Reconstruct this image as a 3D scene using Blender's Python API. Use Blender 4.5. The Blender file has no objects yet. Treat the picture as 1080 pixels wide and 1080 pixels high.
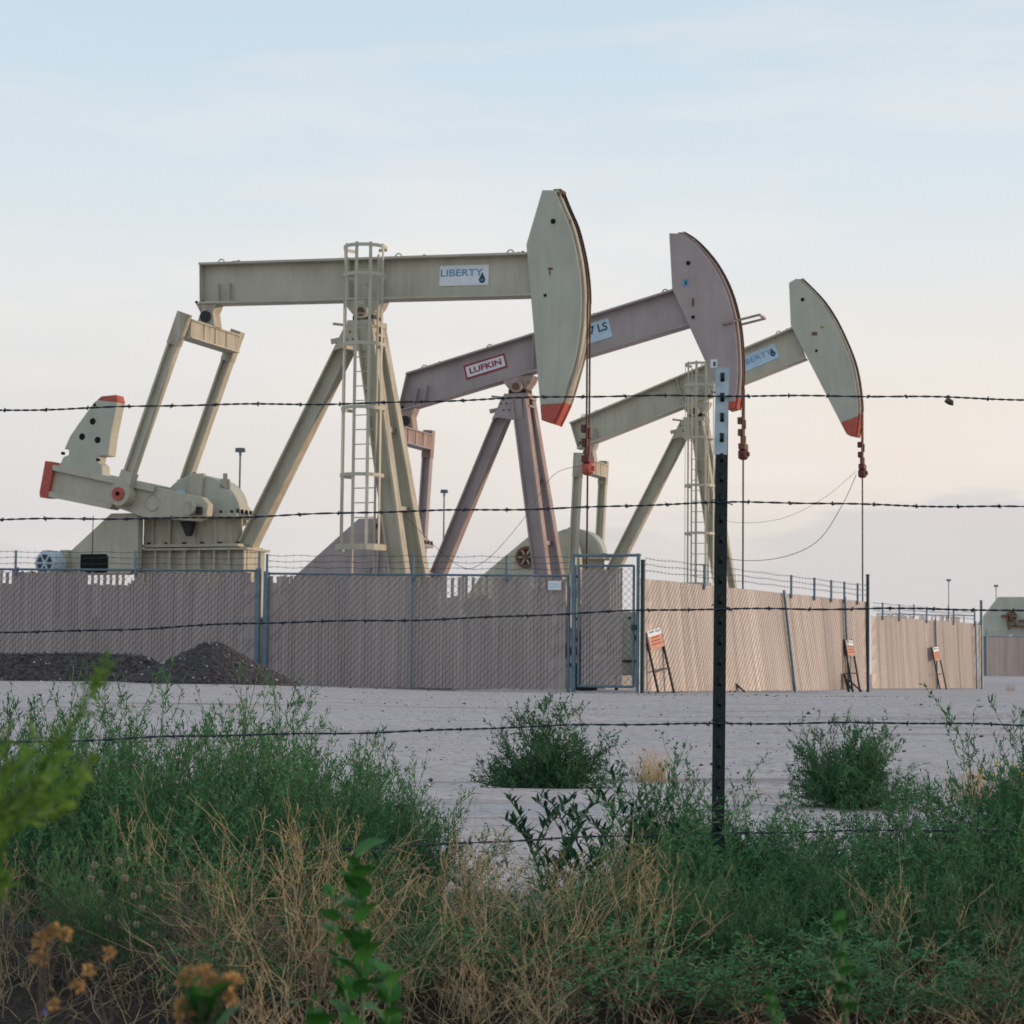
import bpy, math, random
import numpy as np
from mathutils import Vector, Matrix
SC = bpy.context.scene
COL = SC.collection
RAD = math.radians

# ------------------------------------------------------------------ camera, sky, sun, exposure
FPX = 2250.0                                   # focal length in pixels of the 1080 px photograph
PITCH = math.atan(171 / FPX)
ROLL = RAD(0.6)
EYE = Vector((0, 0, 0.35))
FW = Vector((0, math.cos(PITCH), math.sin(PITCH)))
_r0 = Vector((1, 0, 0)); _u0 = Vector((0, -math.sin(PITCH), math.cos(PITCH)))
RT = _r0 * math.cos(ROLL) + _u0 * math.sin(ROLL)
UP = _u0 * math.cos(ROLL) - _r0 * math.sin(ROLL)
cam_d = bpy.data.cameras.new('camera'); cam = bpy.data.objects.new('camera', cam_d); COL.objects.link(cam)
cam_d.sensor_width = 36; cam_d.lens = 36 * FPX / 1080; cam_d.clip_start = 0.05; cam_d.clip_end = 6000
cam_d.dof.use_dof = True; cam_d.dof.focus_distance = 9.0; cam_d.dof.aperture_fstop = 13.0
M = Matrix.Identity(4)
for i in range(3):
    M[i][0], M[i][1], M[i][2], M[i][3] = RT[i], UP[i], -FW[i], EYE[i]
cam.matrix_world = M
SC.camera = cam

SUN_EL, SUN_AZ = RAD(5.0), RAD(4.0)            # low sun to the right of the view, a little ahead
world = bpy.data.worlds.new("World"); SC.world = world; world.use_nodes = True
def build_world():
    nt = world.node_tree; N = nt.nodes; L = nt.links; N.clear()
    out = N.new('ShaderNodeOutputWorld')
    sky = N.new('ShaderNodeTexSky'); sky.sky_type = 'NISHITA'; sky.sun_disc = False
    sky.sun_elevation = SUN_EL; sky.sun_rotation = RAD(90) - SUN_AZ
    b1 = N.new('ShaderNodeBackground'); b1.inputs['Strength'].default_value = 0.12
    L.new(sky.outputs[0], b1.inputs['Color'])
    tc = N.new('ShaderNodeTexCoord'); sep = N.new('ShaderNodeSeparateXYZ'); L.new(tc.outputs['Generated'], sep.inputs[0])
    ab = N.new('ShaderNodeMath'); ab.operation = 'ABSOLUTE'; L.new(sep.outputs['Z'], ab.inputs[0])
    ramp = N.new('ShaderNodeValToRGB'); cr = ramp.color_ramp; cr.interpolation = 'B_SPLINE'
    stops = [(0.0, (.575, .55, .56)), (0.05, (.60, .57, .565)), (0.10, (.775, .68, .60)), (0.15, (.75, .705, .665)),
             (0.21, (.655, .71, .75)), (0.30, (.50, .625, .73)), (0.5, (.47, .575, .67)), (1.0, (.36, .46, .56))]
    while len(cr.elements) < len(stops): cr.elements.new(.5)
    for e, (p, c) in zip(cr.elements, stops): e.position = p; e.color = (*c, 1)
    L.new(ab.outputs[0], ramp.inputs[0])
    rc = N.new('ShaderNodeValToRGB'); cc = rc.color_ramp; cc.interpolation = 'B_SPLINE'; L.new(ab.outputs[0], rc.inputs[0])
    cool = [(0.0, (.57, .56, .585)), (0.05, (.60, .59, .605)), (0.10, (.665, .645, .635)), (0.15, (.69, .685, .68)), (0.21, (.645, .70, .735)), (0.30, (.50, .625, .73)), (0.5, (.45, .56, .66)), (1.0, (.36, .46, .56))]
    while len(cc.elements) < len(cool): cc.elements.new(.5)
    for e, (p, c) in zip(cc.elements, cool): e.position = p; e.color = (*c, 1)
    az = N.new('ShaderNodeMapRange'); az.interpolation_type = 'SMOOTHSTEP'; az.inputs[1].default_value = -.30; az.inputs[2].default_value = .22; L.new(sep.outputs['X'], az.inputs[0])
    base = N.new('ShaderNodeMix'); base.data_type = 'RGBA'; L.new(az.outputs[0], base.inputs[0]); L.new(rc.outputs[0], base.inputs[6]); L.new(ramp.outputs[0], base.inputs[7])
    mp = N.new('ShaderNodeMapping'); mp.inputs['Scale'].default_value = (2.2, 2.2, 11); L.new(tc.outputs['Generated'], mp.inputs[0])
    n1 = N.new('ShaderNodeTexNoise'); n1.inputs['Scale'].default_value = 2.1; n1.inputs['Detail'].default_value = 7; n1.inputs['Roughness'].default_value = .55
    L.new(mp.outputs[0], n1.inputs['Vector'])
    r2 = N.new('ShaderNodeValToRGB'); r2.color_ramp.elements[0].position = .48; r2.color_ramp.elements[1].position = .72
    L.new(n1.outputs['Fac'], r2.inputs[0])
    # the veil of thin cloud is lit cream, thickest low down
    mul = N.new('ShaderNodeMath'); mul.operation = 'MULTIPLY'; mul.inputs[1].default_value = .5; L.new(r2.outputs[0], mul.inputs[0])
    mx = N.new('ShaderNodeMix'); mx.data_type = 'RGBA'; L.new(mul.outputs[0], mx.inputs[0]); L.new(base.outputs[2], mx.inputs[6]); mx.inputs[7].default_value = (.80, .755, .725, 1)
    # grey-mauve banks near the horizon
    mp2 = N.new('ShaderNodeMapping'); mp2.inputs['Scale'].default_value = (3.4, 3.4, 15); mp2.inputs['Location'].default_value = (2.3, .4, .25); L.new(tc.outputs['Generated'], mp2.inputs[0])
    n2 = N.new('ShaderNodeTexNoise'); n2.inputs['Scale'].default_value = 1.5; n2.inputs['Detail'].default_value = 8; L.new(mp2.outputs[0], n2.inputs['Vector'])
    low = N.new('ShaderNodeMapRange'); low.inputs[1].default_value = .03; low.inputs[2].default_value = .125; low.inputs[3].default_value = .16; low.inputs[4].default_value = -.35
    L.new(ab.outputs[0], low.inputs[0])
    ad = N.new('ShaderNodeMath'); ad.operation = 'ADD'; L.new(n2.outputs['Fac'], ad.inputs[0]); L.new(low.outputs[0], ad.inputs[1])
    xa = N.new('ShaderNodeMath'); xa.operation = 'MULTIPLY_ADD'; xa.inputs[1].default_value = .32; L.new(sep.outputs['X'], xa.inputs[0]); L.new(ad.outputs[0], xa.inputs[2]); ad = xa
    r3 = N.new('ShaderNodeValToRGB'); r3.color_ramp.elements[0].position = .515; r3.color_ramp.elements[1].position = .575
    L.new(ad.outputs[0], r3.inputs[0])
    m3 = N.new('ShaderNodeMath'); m3.operation = 'MULTIPLY'; m3.inputs[1].default_value = .75; L.new(r3.outputs[0], m3.inputs[0])
    mx2 = N.new('ShaderNodeMix'); mx2.data_type = 'RGBA'; L.new(m3.outputs[0], mx2.inputs[0]); L.new(mx.outputs[2], mx2.inputs[6]); mx2.inputs[7].default_value = (.575, .555, .575, 1)
    b2 = N.new('ShaderNodeBackground'); b2.inputs['Strength'].default_value = 1.0; L.new(mx2.outputs[2], b2.inputs['Color'])
    ms = N.new('ShaderNodeMixShader'); ms.inputs[0].default_value = .93
    L.new(b1.outputs[0], ms.inputs[1]); L.new(b2.outputs[0], ms.inputs[2]); L.new(ms.outputs[0], out.inputs[0])
build_world()
sun_d = bpy.data.lights.new('sun', 'SUN'); sun = bpy.data.objects.new('sun', sun_d); COL.objects.link(sun)
sun_d.energy = 1.9; sun_d.angle = RAD(2.0); sun_d.color = (1.0, .72, .50)
sdir = Vector((math.cos(SUN_AZ) * math.cos(SUN_EL), math.sin(SUN_AZ) * math.cos(SUN_EL), math.sin(SUN_EL)))
sun.rotation_euler = sdir.to_track_quat('Z', 'Y').to_euler(); sun.location = (40, 0, 30)
SC.view_settings.view_transform = 'Standard'; SC.view_settings.look = 'None'
SC.view_settings.exposure = 0.27; SC.view_settings.gamma = 1; SC.view_settings.use_curve_mapping = False

# ------------------------------------------------------------------ helpers
def at(u, v, y):
    """world point at ground distance y that the photograph shows at pixel (u, v)"""
    d = FW * FPX + RT * (u - 540) + UP * (540 - v)
    return EYE + d * (y / d.y)
def sm(a, b, x):
    t = np.clip((x - a) / (b - a), 0, 1); return t * t * (3 - 2 * t)
def gz(x, y):
    """height of the ground"""
    return -.35 + .37 * sm(13, 37, y) + .10 * sm(-.5, -6, x) * sm(24, 36, y) + .52 * sm(73, 112, y)

def nodes_mat(name):
    m = bpy.data.materials.new(name); m.use_nodes = True
    return m, m.node_tree.nodes, m.node_tree.links, m.node_tree.nodes['Principled BSDF']
def mat(name, c, c2=None, rough=.6, metal=0, scale=6, rust=0, rustc=(.16, .075, .035), bump=.0, bscale=60, streak=1.0, spec=.4, lo=.35, hi=.7, grime=0):
    """paint / steel / dirt: two tones blended by noise, optional rust patches, fine relief"""
    m, N, L, P = nodes_mat(name)
    tc = N.new('ShaderNodeTexCoord'); mp = N.new('ShaderNodeMapping'); L.new(tc.outputs['Object'], mp.inputs[0])
    mp.inputs['Scale'].default_value = (1, 1, 1 / streak)
    n = N.new('ShaderNodeTexNoise'); n.inputs['Scale'].default_value = scale; n.inputs['Detail'].default_value = 6; L.new(mp.outputs[0], n.inputs['Vector'])
    r = N.new('ShaderNodeValToRGB'); r.color_ramp.elements[0].position = lo; r.color_ramp.elements[1].position = hi
    r.color_ramp.elements[0].color = (*c, 1); r.color_ramp.elements[1].color = (*(c2 or [q * .8 for q in c]), 1)
    L.new(n.outputs['Fac'], r.inputs[0]); col = r.outputs[0]
    if rust:
        n2 = N.new('ShaderNodeTexNoise'); n2.inputs['Scale'].default_value = scale * .7; n2.inputs['Detail'].default_value = 9; n2.inputs['Roughness'].default_value = .65
        mp2 = N.new('ShaderNodeMapping'); mp2.inputs['Location'].default_value = (3, 7, 1); mp2.inputs['Scale'].default_value = (1, 1, .6); L.new(tc.outputs['Object'], mp2.inputs[0]); L.new(mp2.outputs[0], n2.inputs['Vector'])
        r2 = N.new('ShaderNodeValToRGB'); r2.color_ramp.elements[0].position = .70 - rust; r2.color_ramp.elements[1].position = .78 - rust
        L.new(n2.outputs['Fac'], r2.inputs[0])
        mx = N.new('ShaderNodeMix'); mx.data_type = 'RGBA'; L.new(r2.outputs[0], mx.inputs[0]); L.new(col, mx.inputs[6]); mx.inputs[7].default_value = (*rustc, 1); col = mx.outputs[2]
    if grime:                                             # oil and dust runs, drawn down the metal
        mg = N.new('ShaderNodeMapping'); mg.inputs['Scale'].default_value = (7, 7, .55); mg.inputs['Location'].default_value = (1, 5, 2); L.new(tc.outputs['Object'], mg.inputs[0])
        ng = N.new('ShaderNodeTexNoise'); ng.inputs['Scale'].default_value = 1.3; ng.inputs['Detail'].default_value = 8; ng.inputs['Roughness'].default_value = .6; L.new(mg.outputs[0], ng.inputs['Vector'])
        rg = N.new('ShaderNodeValToRGB'); rg.color_ramp.elements[0].position = .52; rg.color_ramp.elements[1].position = .74; rg.color_ramp.elements[1].color = (grime, grime, grime, 1); L.new(ng.outputs['Fac'], rg.inputs[0])
        xg = N.new('ShaderNodeMix'); xg.data_type = 'RGBA'; L.new(rg.outputs[0], xg.inputs[0]); L.new(col, xg.inputs[6]); xg.inputs[7].default_value = (.15, .115, .085, 1); col = xg.outputs[2]
    L.new(col, P.inputs['Base Color'])
    P.inputs['Roughness'].default_value = rough; P.inputs['Metallic'].default_value = metal; P.inputs['Specular IOR Level'].default_value = spec
    if bump:
        nb = N.new('ShaderNodeTexNoise'); nb.inputs['Scale'].default_value = bscale; nb.inputs['Detail'].default_value = 5; L.new(tc.outputs['Object'], nb.inputs['Vector'])
        b = N.new('ShaderNodeBump'); b.inputs['Strength'].default_value = bump; b.inputs['Distance'].default_value = .01; L.new(nb.outputs['Fac'], b.inputs['Height']); L.new(b.outputs[0], P.inputs['Normal'])
    return m
def leaf_mat(name, c, c2, trans=.25, rough=.6, var=.35, scale=5):
    m, N, L, P = nodes_mat(name)
    tc = N.new('ShaderNodeTexCoord'); n = N.new('ShaderNodeTexNoise'); n.inputs['Scale'].default_value = scale; n.inputs['Detail'].default_value = 3; L.new(tc.outputs['Object'], n.inputs['Vector'])
    oi = N.new('ShaderNodeObjectInfo'); ad = N.new('ShaderNodeMath'); ad.operation = 'MULTIPLY_ADD'; ad.inputs[1].default_value = var; L.new(oi.outputs['Random'], ad.inputs[0]); L.new(n.outputs['Fac'], ad.inputs[2])
    r = N.new('ShaderNodeValToRGB'); r.color_ramp.elements[0].position = .35; r.color_ramp.elements[1].position = .95
    r.color_ramp.elements[0].color = (*c, 1); r.color_ramp.elements[1].color = (*c2, 1); L.new(ad.outputs[0], r.inputs[0]); L.new(r.outputs[0], P.inputs['Base Color'])
    P.inputs['Roughness'].default_value = rough; P.inputs['Specular IOR Level'].default_value = .1
    if trans:
        t = N.new('ShaderNodeBsdfTranslucent'); L.new(r.outputs[0], t.inputs[0]); ms = N.new('ShaderNodeMixShader'); ms.inputs[0].default_value = trans
        L.new(P.outputs[0], ms.inputs[1]); L.new(t.outputs[0], ms.inputs[2]); L.new(ms.outputs[0], N['Material Output'].inputs[0])
    return m

def tag(o, label=None, cat=None, group=None, kind=None):
    for k, v in (('label', label), ('category', cat), ('group', group), ('kind', kind)):
        if v: o[k] = v
    return o
def empty(name, loc=(0, 0, 0), rz=0.0):
    o = bpy.data.objects.new(name, None); COL.objects.link(o); o.location = loc; o.rotation_euler = (0, 0, rz); o.empty_display_size = .2
    return o
def link(name, me, parent=None):
    o = bpy.data.objects.new(name, me); COL.objects.link(o)
    if parent: o.parent = parent
    return o
def kids(o): return [c for c in bpy.data.objects if c.parent == o]
def copy_tree(o, parent=None):
    c = o.copy(); COL.objects.link(c); c.parent = parent
    for ch in o.children: copy_tree(ch, c)
    return c

class MB:
    """collects solids, builds ONE mesh object"""
    def __init__(s): s.v = []; s.f = []
    def add(s, vs, fs):
        b = len(s.v); s.v += [tuple(p) for p in vs]; s.f += [tuple(i + b for i in f) for f in fs]; return s
    def prism(s, poly, y0, y1):
        """outline in (x, z), extruded along y"""
        n = len(poly); a = sum(poly[i][0] * poly[(i + 1) % n][1] - poly[(i + 1) % n][0] * poly[i][1] for i in range(n))
        if a < 0: poly = poly[::-1]
        vs = [(x, y0, z) for x, z in poly] + [(x, y1, z) for x, z in poly]
        return s.add(vs, [tuple(range(n)), tuple(range(2 * n - 1, n - 1, -1))] + [(i, i + n, (i + 1) % n + n, (i + 1) % n) for i in range(n)])
    def box(s, c, d):
        x, y, z = c; a, b, e = d[0] / 2, d[1] / 2, d[2] / 2
        vs = [(x + i * a, y + j * b, z + k * e) for i in (-1, 1) for j in (-1, 1) for k in (-1, 1)]
        return s.add(vs, [(0, 1, 3, 2), (4, 6, 7, 5), (0, 4, 5, 1), (2, 3, 7, 6), (0, 2, 6, 4), (1, 5, 7, 3)])
    def bar(s, p, q, w, h, side=(0, 1, 0)):
        """rectangular bar from p to q: w across `side`, h in the other direction"""
        p, q = Vector(p), Vector(q); d = (q - p).normalized(); sd = Vector(side); n = d.cross(sd)
        if n.length < 1e-4: n = d.cross(Vector((1, 0, 0)))
        n.normalize(); sd = n.cross(d).normalized()
        vs = [e + sd * (i * w / 2) + n * (j * h / 2) for e in (p, q) for i, j in ((-1, -1), (1, -1), (1, 1), (-1, 1))]
        return s.add(vs, [(3, 2, 1, 0), (4, 5, 6, 7)] + [(i, (i + 1) % 4, (i + 1) % 4 + 4, i + 4) for i in range(4)])
    def ibeam(s, p, q, w, h, tw=.025, tf=.04, side=(0, 1, 0)):
        p, q = Vector(p), Vector(q); d = (q - p).normalized(); n = d.cross(Vector(side)).normalized()
        o = n * (h / 2 - tf / 2)
        s.bar(p, q, tw, h - 2 * tf, side); s.bar(p + o, q + o, w, tf, side); s.bar(p - o, q - o, w, tf, side); return s
    def tube(s, pts, r, n=6, cap=True):
        pts = [Vector(p) for p in pts]; rr = r if hasattr(r, '__len__') else [r] * len(pts); b = []; ref = None
        for i, p in enumerate(pts):
            d = (pts[min(i + 1, len(pts) - 1)] - pts[max(i - 1, 0)])
            d = d.normalized() if d.length > 1e-9 else Vector((0, 0, 1))
            if ref is None: ref = Vector((1, 0, 0)) if abs(d.x) < .8 else Vector((0, 0, 1))
            a = (ref - d * ref.dot(d)).normalized(); ref = a; c = d.cross(a)
            b += [p + (a * math.cos(6.28318 * k / n) + c * math.sin(6.28318 * k / n)) * rr[i] for k in range(n)]
        m = len(pts); f = [(i * n + k, i * n + (k + 1) % n, (i + 1) * n + (k + 1) % n, (i + 1) * n + k) for i in range(m - 1) for k in range(n)]
        if cap: f += [tuple(range(n - 1, -1, -1)), tuple((m - 1) * n + k for k in range(n))]
        return s.add(b, f)
    def cyl(s, p, q, r, n=16): return s.tube([p, q], r, n)
    def build(s, name, m, parent=None, smooth=None, off=(0, 0, 0), bevel=0):
        me = bpy.data.meshes.new(name); o3 = Vector(off)
        me.from_pydata([tuple(Vector(p) - o3) for p in s.v], [], s.f); me.update()
        for q in (m if isinstance(m, (list, tuple)) else [m]): me.materials.append(q)
        if smooth is not None:
            me.shade_smooth() if hasattr(me, 'shade_smooth') else None
            try: me.set_sharp_from_angle(angle=RAD(smooth))
            except Exception: pass
        o = link(name, me, parent)
        if bevel:
            b = o.modifiers.new('bevel', 'BEVEL'); b.width = bevel; b.segments = 1; b.limit_method = 'ANGLE'
        return o

def np_mesh(name, V, F, mats, midx=None):
    """V (n,3), F (m,4) quads"""
    me = bpy.data.meshes.new(name); V = np.asarray(V, np.float32); F = np.asarray(F, np.int32); k = F.shape[1]
    me.vertices.add(len(V)); me.vertices.foreach_set('co', V.ravel())
    me.loops.add(F.size); me.loops.foreach_set('vertex_index', F.ravel())
    me.polygons.add(len(F)); me.polygons.foreach_set('loop_start', np.arange(0, F.size, k, dtype=np.int32)); me.polygons.foreach_set('loop_total', np.full(len(F), k, np.int32))
    for m in mats: me.materials.append(m)
    if midx is not None: me.polygons.foreach_set('material_index', np.asarray(midx, np.int32))
    me.update(calc_edges=True); me.validate(); return me
def nrm(a): return a / np.maximum(np.linalg.norm(a, axis=-1, keepdims=True), 1e-9)
def strands(P, R, n=3):
    """P (N,K,3) centre lines, R (N,K) radii -> tubes of n sides"""
    N, K, _ = P.shape; D = np.empty_like(P); D[:, 1:-1] = P[:, 2:] - P[:, :-2]; D[:, 0] = P[:, 1] - P[:, 0]; D[:, -1] = P[:, -1] - P[:, -2]; D = nrm(D)
    ref = np.where(np.abs(D[..., 2:3]) > .9, np.array([1., 0, 0]), np.array([0, 0, 1.])); A = nrm(np.cross(D, ref)); B = np.cross(D, A)
    an = np.arange(n) * 2 * np.pi / n
    V = P[:, :, None] + (A[:, :, None] * np.cos(an)[:, None] + B[:, :, None] * np.sin(an)[:, None]) * R[:, :, None, None]
    idx = np.arange(N * K * n).reshape(N, K, n); a = idx[:, :-1]; b = idx[:, 1:]
    F = np.stack([a, np.roll(a, -1, 2), np.roll(b, -1, 2), b], -1).reshape(-1, 4)
    return V.reshape(-1, 3), F
def leaves(C, D, Ln, W, rng, fold=.0):
    """lens-shaped leaves at C pointing along D"""
    n = len(C); rnd = nrm(rng.normal(size=(n, 3))); S = nrm(np.cross(D, rnd))
    V = np.stack([C, C + D * (Ln * .45)[:, None] + S * (W / 2)[:, None], C + D * Ln[:, None], C + D * (Ln * .45)[:, None] - S * (W / 2)[:, None]], 1)
    return V.reshape(-1, 3), np.arange(4 * n).reshape(-1, 4)
def join(parts):
    Vs, Fs, Ms, b = [], [], [], 0
    for V, F, m in parts:
        Vs.append(V); Fs.append(F + b); Ms.append(np.full(len(F), m)); b += len(V)
    return np.concatenate(Vs), np.concatenate(Fs), np.concatenate(Ms)

# ------------------------------------------------------------------ materials
PAL = dict(
    beige=mat('beige_paint', (.51, .485, .385), (.42, .395, .31), .5, scale=2.2, rust=.015, rustc=(.26, .15, .08), bump=.05, streak=2, grime=.2),
    beige_worn=mat('beige_paint_worn', (.50, .475, .385), (.36, .31, .235), .6, scale=5, rust=.075, rustc=(.20, .11, .06), bump=.06, streak=3, grime=.5),
    green=mat('grey_green_paint', (.475, .48, .405), (.405, .41, .34), .48, scale=2.5, bump=.04, streak=2, grime=.13),
    mauve=mat('mauve_paint', (.405, .345, .345), (.335, .28, .28), .5, scale=2.2, bump=.05, streak=2, grime=.15),
    mauve_worn=mat('mauve_paint_worn', (.40, .315, .29), (.27, .19, .16), .6, scale=5, rust=.07, rustc=(.2, .10, .06), streak=3, grime=.45),
    red=mat('red_paint', (.52, .105, .075), (.40, .075, .055), .5, scale=7, bump=.05, grime=.3),
    maroon=mat('dark_red_steel', (.16, .03, .03), (.07, .03, .028), .5, scale=14, rust=.03),
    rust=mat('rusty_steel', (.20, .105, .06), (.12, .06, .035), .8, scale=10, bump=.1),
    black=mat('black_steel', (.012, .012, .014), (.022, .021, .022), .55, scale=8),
    hole=mat('dark_recess', (.006, .006, .006), None, .9),  # near-black: shade of holes painted on solid discs; also dark bolts
    cable=mat('wire_rope', (.03, .022, .02), (.05, .03, .022), .5, metal=.5, scale=40),
    motor=mat('pale_blue_enamel', (.50, .60, .66), (.42, .52, .58), .45, scale=8),
    galv=mat('galvanised_pipe', (.15, .225, .275), (.10, .16, .205), .45, metal=.45, scale=9, bump=.04),
    galvd=mat('dark_weathered_pipe', (.030, .045, .06), (.05, .065, .08), .5, metal=.4, scale=9),
    slat=mat('tan_privacy_slat', (.43, .365, .345), (.30, .255, .245), .5, scale=9, streak=26, lo=.3, hi=.75),
    slat2=mat('sunlit_privacy_slat', (.60, .51, .45), (.43, .36, .31), .32, scale=2.0, streak=7, lo=.3, hi=.75, spec=.5),  # same slats as the front run, paler: sunlight put into the colour
    slat3=mat('grey_privacy_slat', (.235, .22, .225), (.19, .18, .185), .55, scale=3.5, streak=6),
    mesh=mat('chain_link_wire', (.09, .10, .12), (.06, .07, .09), .5, metal=.4, scale=20),
    white=mat('white_sign_paint', (.76, .79, .82), (.68, .72, .76), .5, scale=5),
    paleblue=mat('pale_blue_sign', (.50, .66, .78), (.42, .58, .72), .5, scale=6),
    navy=mat('navy_print', (.02, .06, .10), None, .6),
    skyblue=mat('blue_print', (.10, .30, .47), (.13, .34, .50), .6),
    crimson=mat('crimson_print', (.36, .03, .05), None, .6),
    orange=mat('orange_sign', (.56, .22, .13), (.50, .30, .22), .5, scale=14),
    amber=mat('yellow_decal', (.62, .43, .10), None, .5),
    postgreen=mat('dark_green_post_paint', (.004, .014, .016), (.008, .021, .022), .45, scale=30, bump=.08),
    postwhite=mat('chalky_white_post_paint', (.60, .72, .78), (.42, .54, .62), .6, scale=24, rust=.02, rustc=(.12, .16, .18), bump=.1),
    barb=mat('weathered_barbed_wire', (.045, .065, .09), (.085, .09, .10), .5, metal=.6, scale=60),
    concrete=mat('concrete', (.36, .34, .32), (.28, .265, .25), .85, scale=6, bump=.1),
    lamp=mat('grey_lamp_housing', (.12, .15, .17), (.09, .11, .13), .5, scale=5),
    gravel=mat('dark_gravel', (.075, .060, .06), (.135, .115, .115), .95, scale=30, bump=.8, bscale=45, spec=.1),
    gstone=mat('dark_crushed_stone', (.10, .088, .09), (.045, .04, .043), .85, scale=9),
    wstone=mat('pale_stone', (.52, .49, .47), (.42, .39, .37), .8, scale=9),
    stem=leaf_mat('green_stem', (.09, .16, .08), (.15, .21, .11), 0),
    weed=leaf_mat('weed_leaf', (.024, .115, .050), (.105, .275, .105), .18, scale=11),
    weeddark=leaf_mat('dense_bush_leaf', (.022, .100, .048), (.080, .205, .085), .14, scale=9),
    bright=leaf_mat('bright_grass_leaf', (.075, .19, .025), (.17, .29, .045), .3),
    broad=leaf_mat('broad_leaf', (.030, .13, .025), (.06, .20, .04), .3, rough=.45, scale=14),
    milk=leaf_mat('long_leaf', (.028, .085, .048), (.05, .13, .065), .2, rough=.45, scale=9),
    dry=leaf_mat('dry_straw', (.68, .53, .31), (.34, .25, .15), .1, scale=9),
    drygrey=leaf_mat('grey_dead_stems', (.20, .16, .13), (.10, .085, .08), 0, scale=9),
    brownflower=leaf_mat('withered_flower_head', (.58, .37, .16), (.44, .26, .11), .15, scale=40),
    fluff=leaf_mat('pale_seed_fluff', (.50, .46, .36), (.40, .37, .28), .3, scale=40),
    yellow=leaf_mat('yellow_petal', (.72, .50, .03), (.65, .42, .03), .2, scale=30),
    violet=leaf_mat('violet_petal', (.25, .22, .60), (.3, .25, .6), .2),
)

# ------------------------------------------------------------------ ground
def ground_mat():
    m, N, L, P = nodes_mat('caliche_ground')
    tc = N.new('ShaderNodeTexCoord')
    def noise(scale, det, sx=1, sy=1, rough=.55, loc=(0, 0, 0)):
        mp = N.new('ShaderNodeMapping'); mp.inputs['Scale'].default_value = (sx, sy, 1); mp.inputs['Location'].default_value = loc; L.new(tc.outputs['Object'], mp.inputs[0])
        n = N.new('ShaderNodeTexNoise'); n.inputs['Scale'].default_value = scale; n.inputs['Detail'].default_value = det; n.inputs['Roughness'].default_value = rough; L.new(mp.outputs[0], n.inputs['Vector']); return n.outputs['Fac']
    def ramp(x, a, b, ca, cb):
        r = N.new('ShaderNodeValToRGB'); r.color_ramp.elements[0].position = a; r.color_ramp.elements[1].position = b; r.color_ramp.elements[0].color = (*ca, 1); r.color_ramp.elements[1].color = (*cb, 1); L.new(x, r.inputs[0]); return r.outputs[0]
    def mix(f, a, b):
        x = N.new('ShaderNodeMix'); x.data_type = 'RGBA'; L.new(f, x.inputs[0]); L.new(a, x.inputs[6]); L.new(b, x.inputs[7]); return x.outputs[2]
    base = ramp(noise(.35, 8, .5, 1), .3, .7, (.55, .49, .485), (.46, .405, .405))
    fine = ramp(noise(11, 10, .6, 1, .7), .36, .66, (.62, .55, .53), (.36, .31, .31))
    c = N.new('ShaderNodeMix'); c.data_type = 'RGBA'; c.inputs[0].default_value = .5; L.new(base, c.inputs[6]); L.new(fine, c.inputs[7]); c = c.outputs[2]
    streak = ramp(noise(1.1, 7, .12, 1.6, .65), .57, .68, (0, 0, 0), (.8, .8, .8))      # old tyre scuffs along the road
    dk = N.new('ShaderNodeRGB'); dk.outputs[0].default_value = (.25, .205, .20, 1); c = mix(streak, c, dk.outputs[0])
    tan = ramp(noise(.6, 5, 1, 1, .6, (4, 9, 0)), .60, .68, (0, 0, 0), (.5, .5, .5))
    tn = N.new('ShaderNodeRGB'); tn.outputs[0].default_value = (.46, .37, .29, 1); c = mix(tan, c, tn.outputs[0])
    sp = ramp(noise(26, 4, .55, 1, .6, (1, 2, 0)), .565, .63, (0, 0, 0), (.62, .62, .62)); sd = N.new('ShaderNodeRGB'); sd.outputs[0].default_value = (.20, .165, .165, 1); c = mix(sp, c, sd.outputs[0])
    sp2 = ramp(noise(17, 4, .5, 1, .6, (7, 5, 0)), .60, .66, (0, 0, 0), (.6, .6, .6)); sl = N.new('ShaderNodeRGB'); sl.outputs[0].default_value = (.66, .60, .58, 1); c = mix(sp2, c, sl.outputs[0])
    sep = N.new('ShaderNodeSeparateXYZ'); L.new(tc.outputs['Object'], sep.inputs[0])                          # verge: leaf litter and soil, darkened to carry the undergrowth shade
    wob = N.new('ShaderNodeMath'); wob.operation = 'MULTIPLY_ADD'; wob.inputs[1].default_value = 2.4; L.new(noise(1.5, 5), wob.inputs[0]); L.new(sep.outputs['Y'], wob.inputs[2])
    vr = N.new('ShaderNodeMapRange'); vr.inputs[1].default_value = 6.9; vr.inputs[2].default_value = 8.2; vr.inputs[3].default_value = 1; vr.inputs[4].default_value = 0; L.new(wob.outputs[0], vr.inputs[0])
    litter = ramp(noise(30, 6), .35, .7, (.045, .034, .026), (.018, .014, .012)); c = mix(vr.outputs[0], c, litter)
    L.new(c, P.inputs['Base Color']); P.inputs['Roughness'].default_value = .95; P.inputs['Specular IOR Level'].default_value = .15
    b = N.new('ShaderNodeBump'); b.inputs['Strength'].default_value = .7; b.inputs['Distance'].default_value = .03; L.new(noise(9, 9, .8, 1, .65), b.inputs['Height']); L.new(b.outputs[0], P.inputs['Normal'])
    return m
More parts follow.
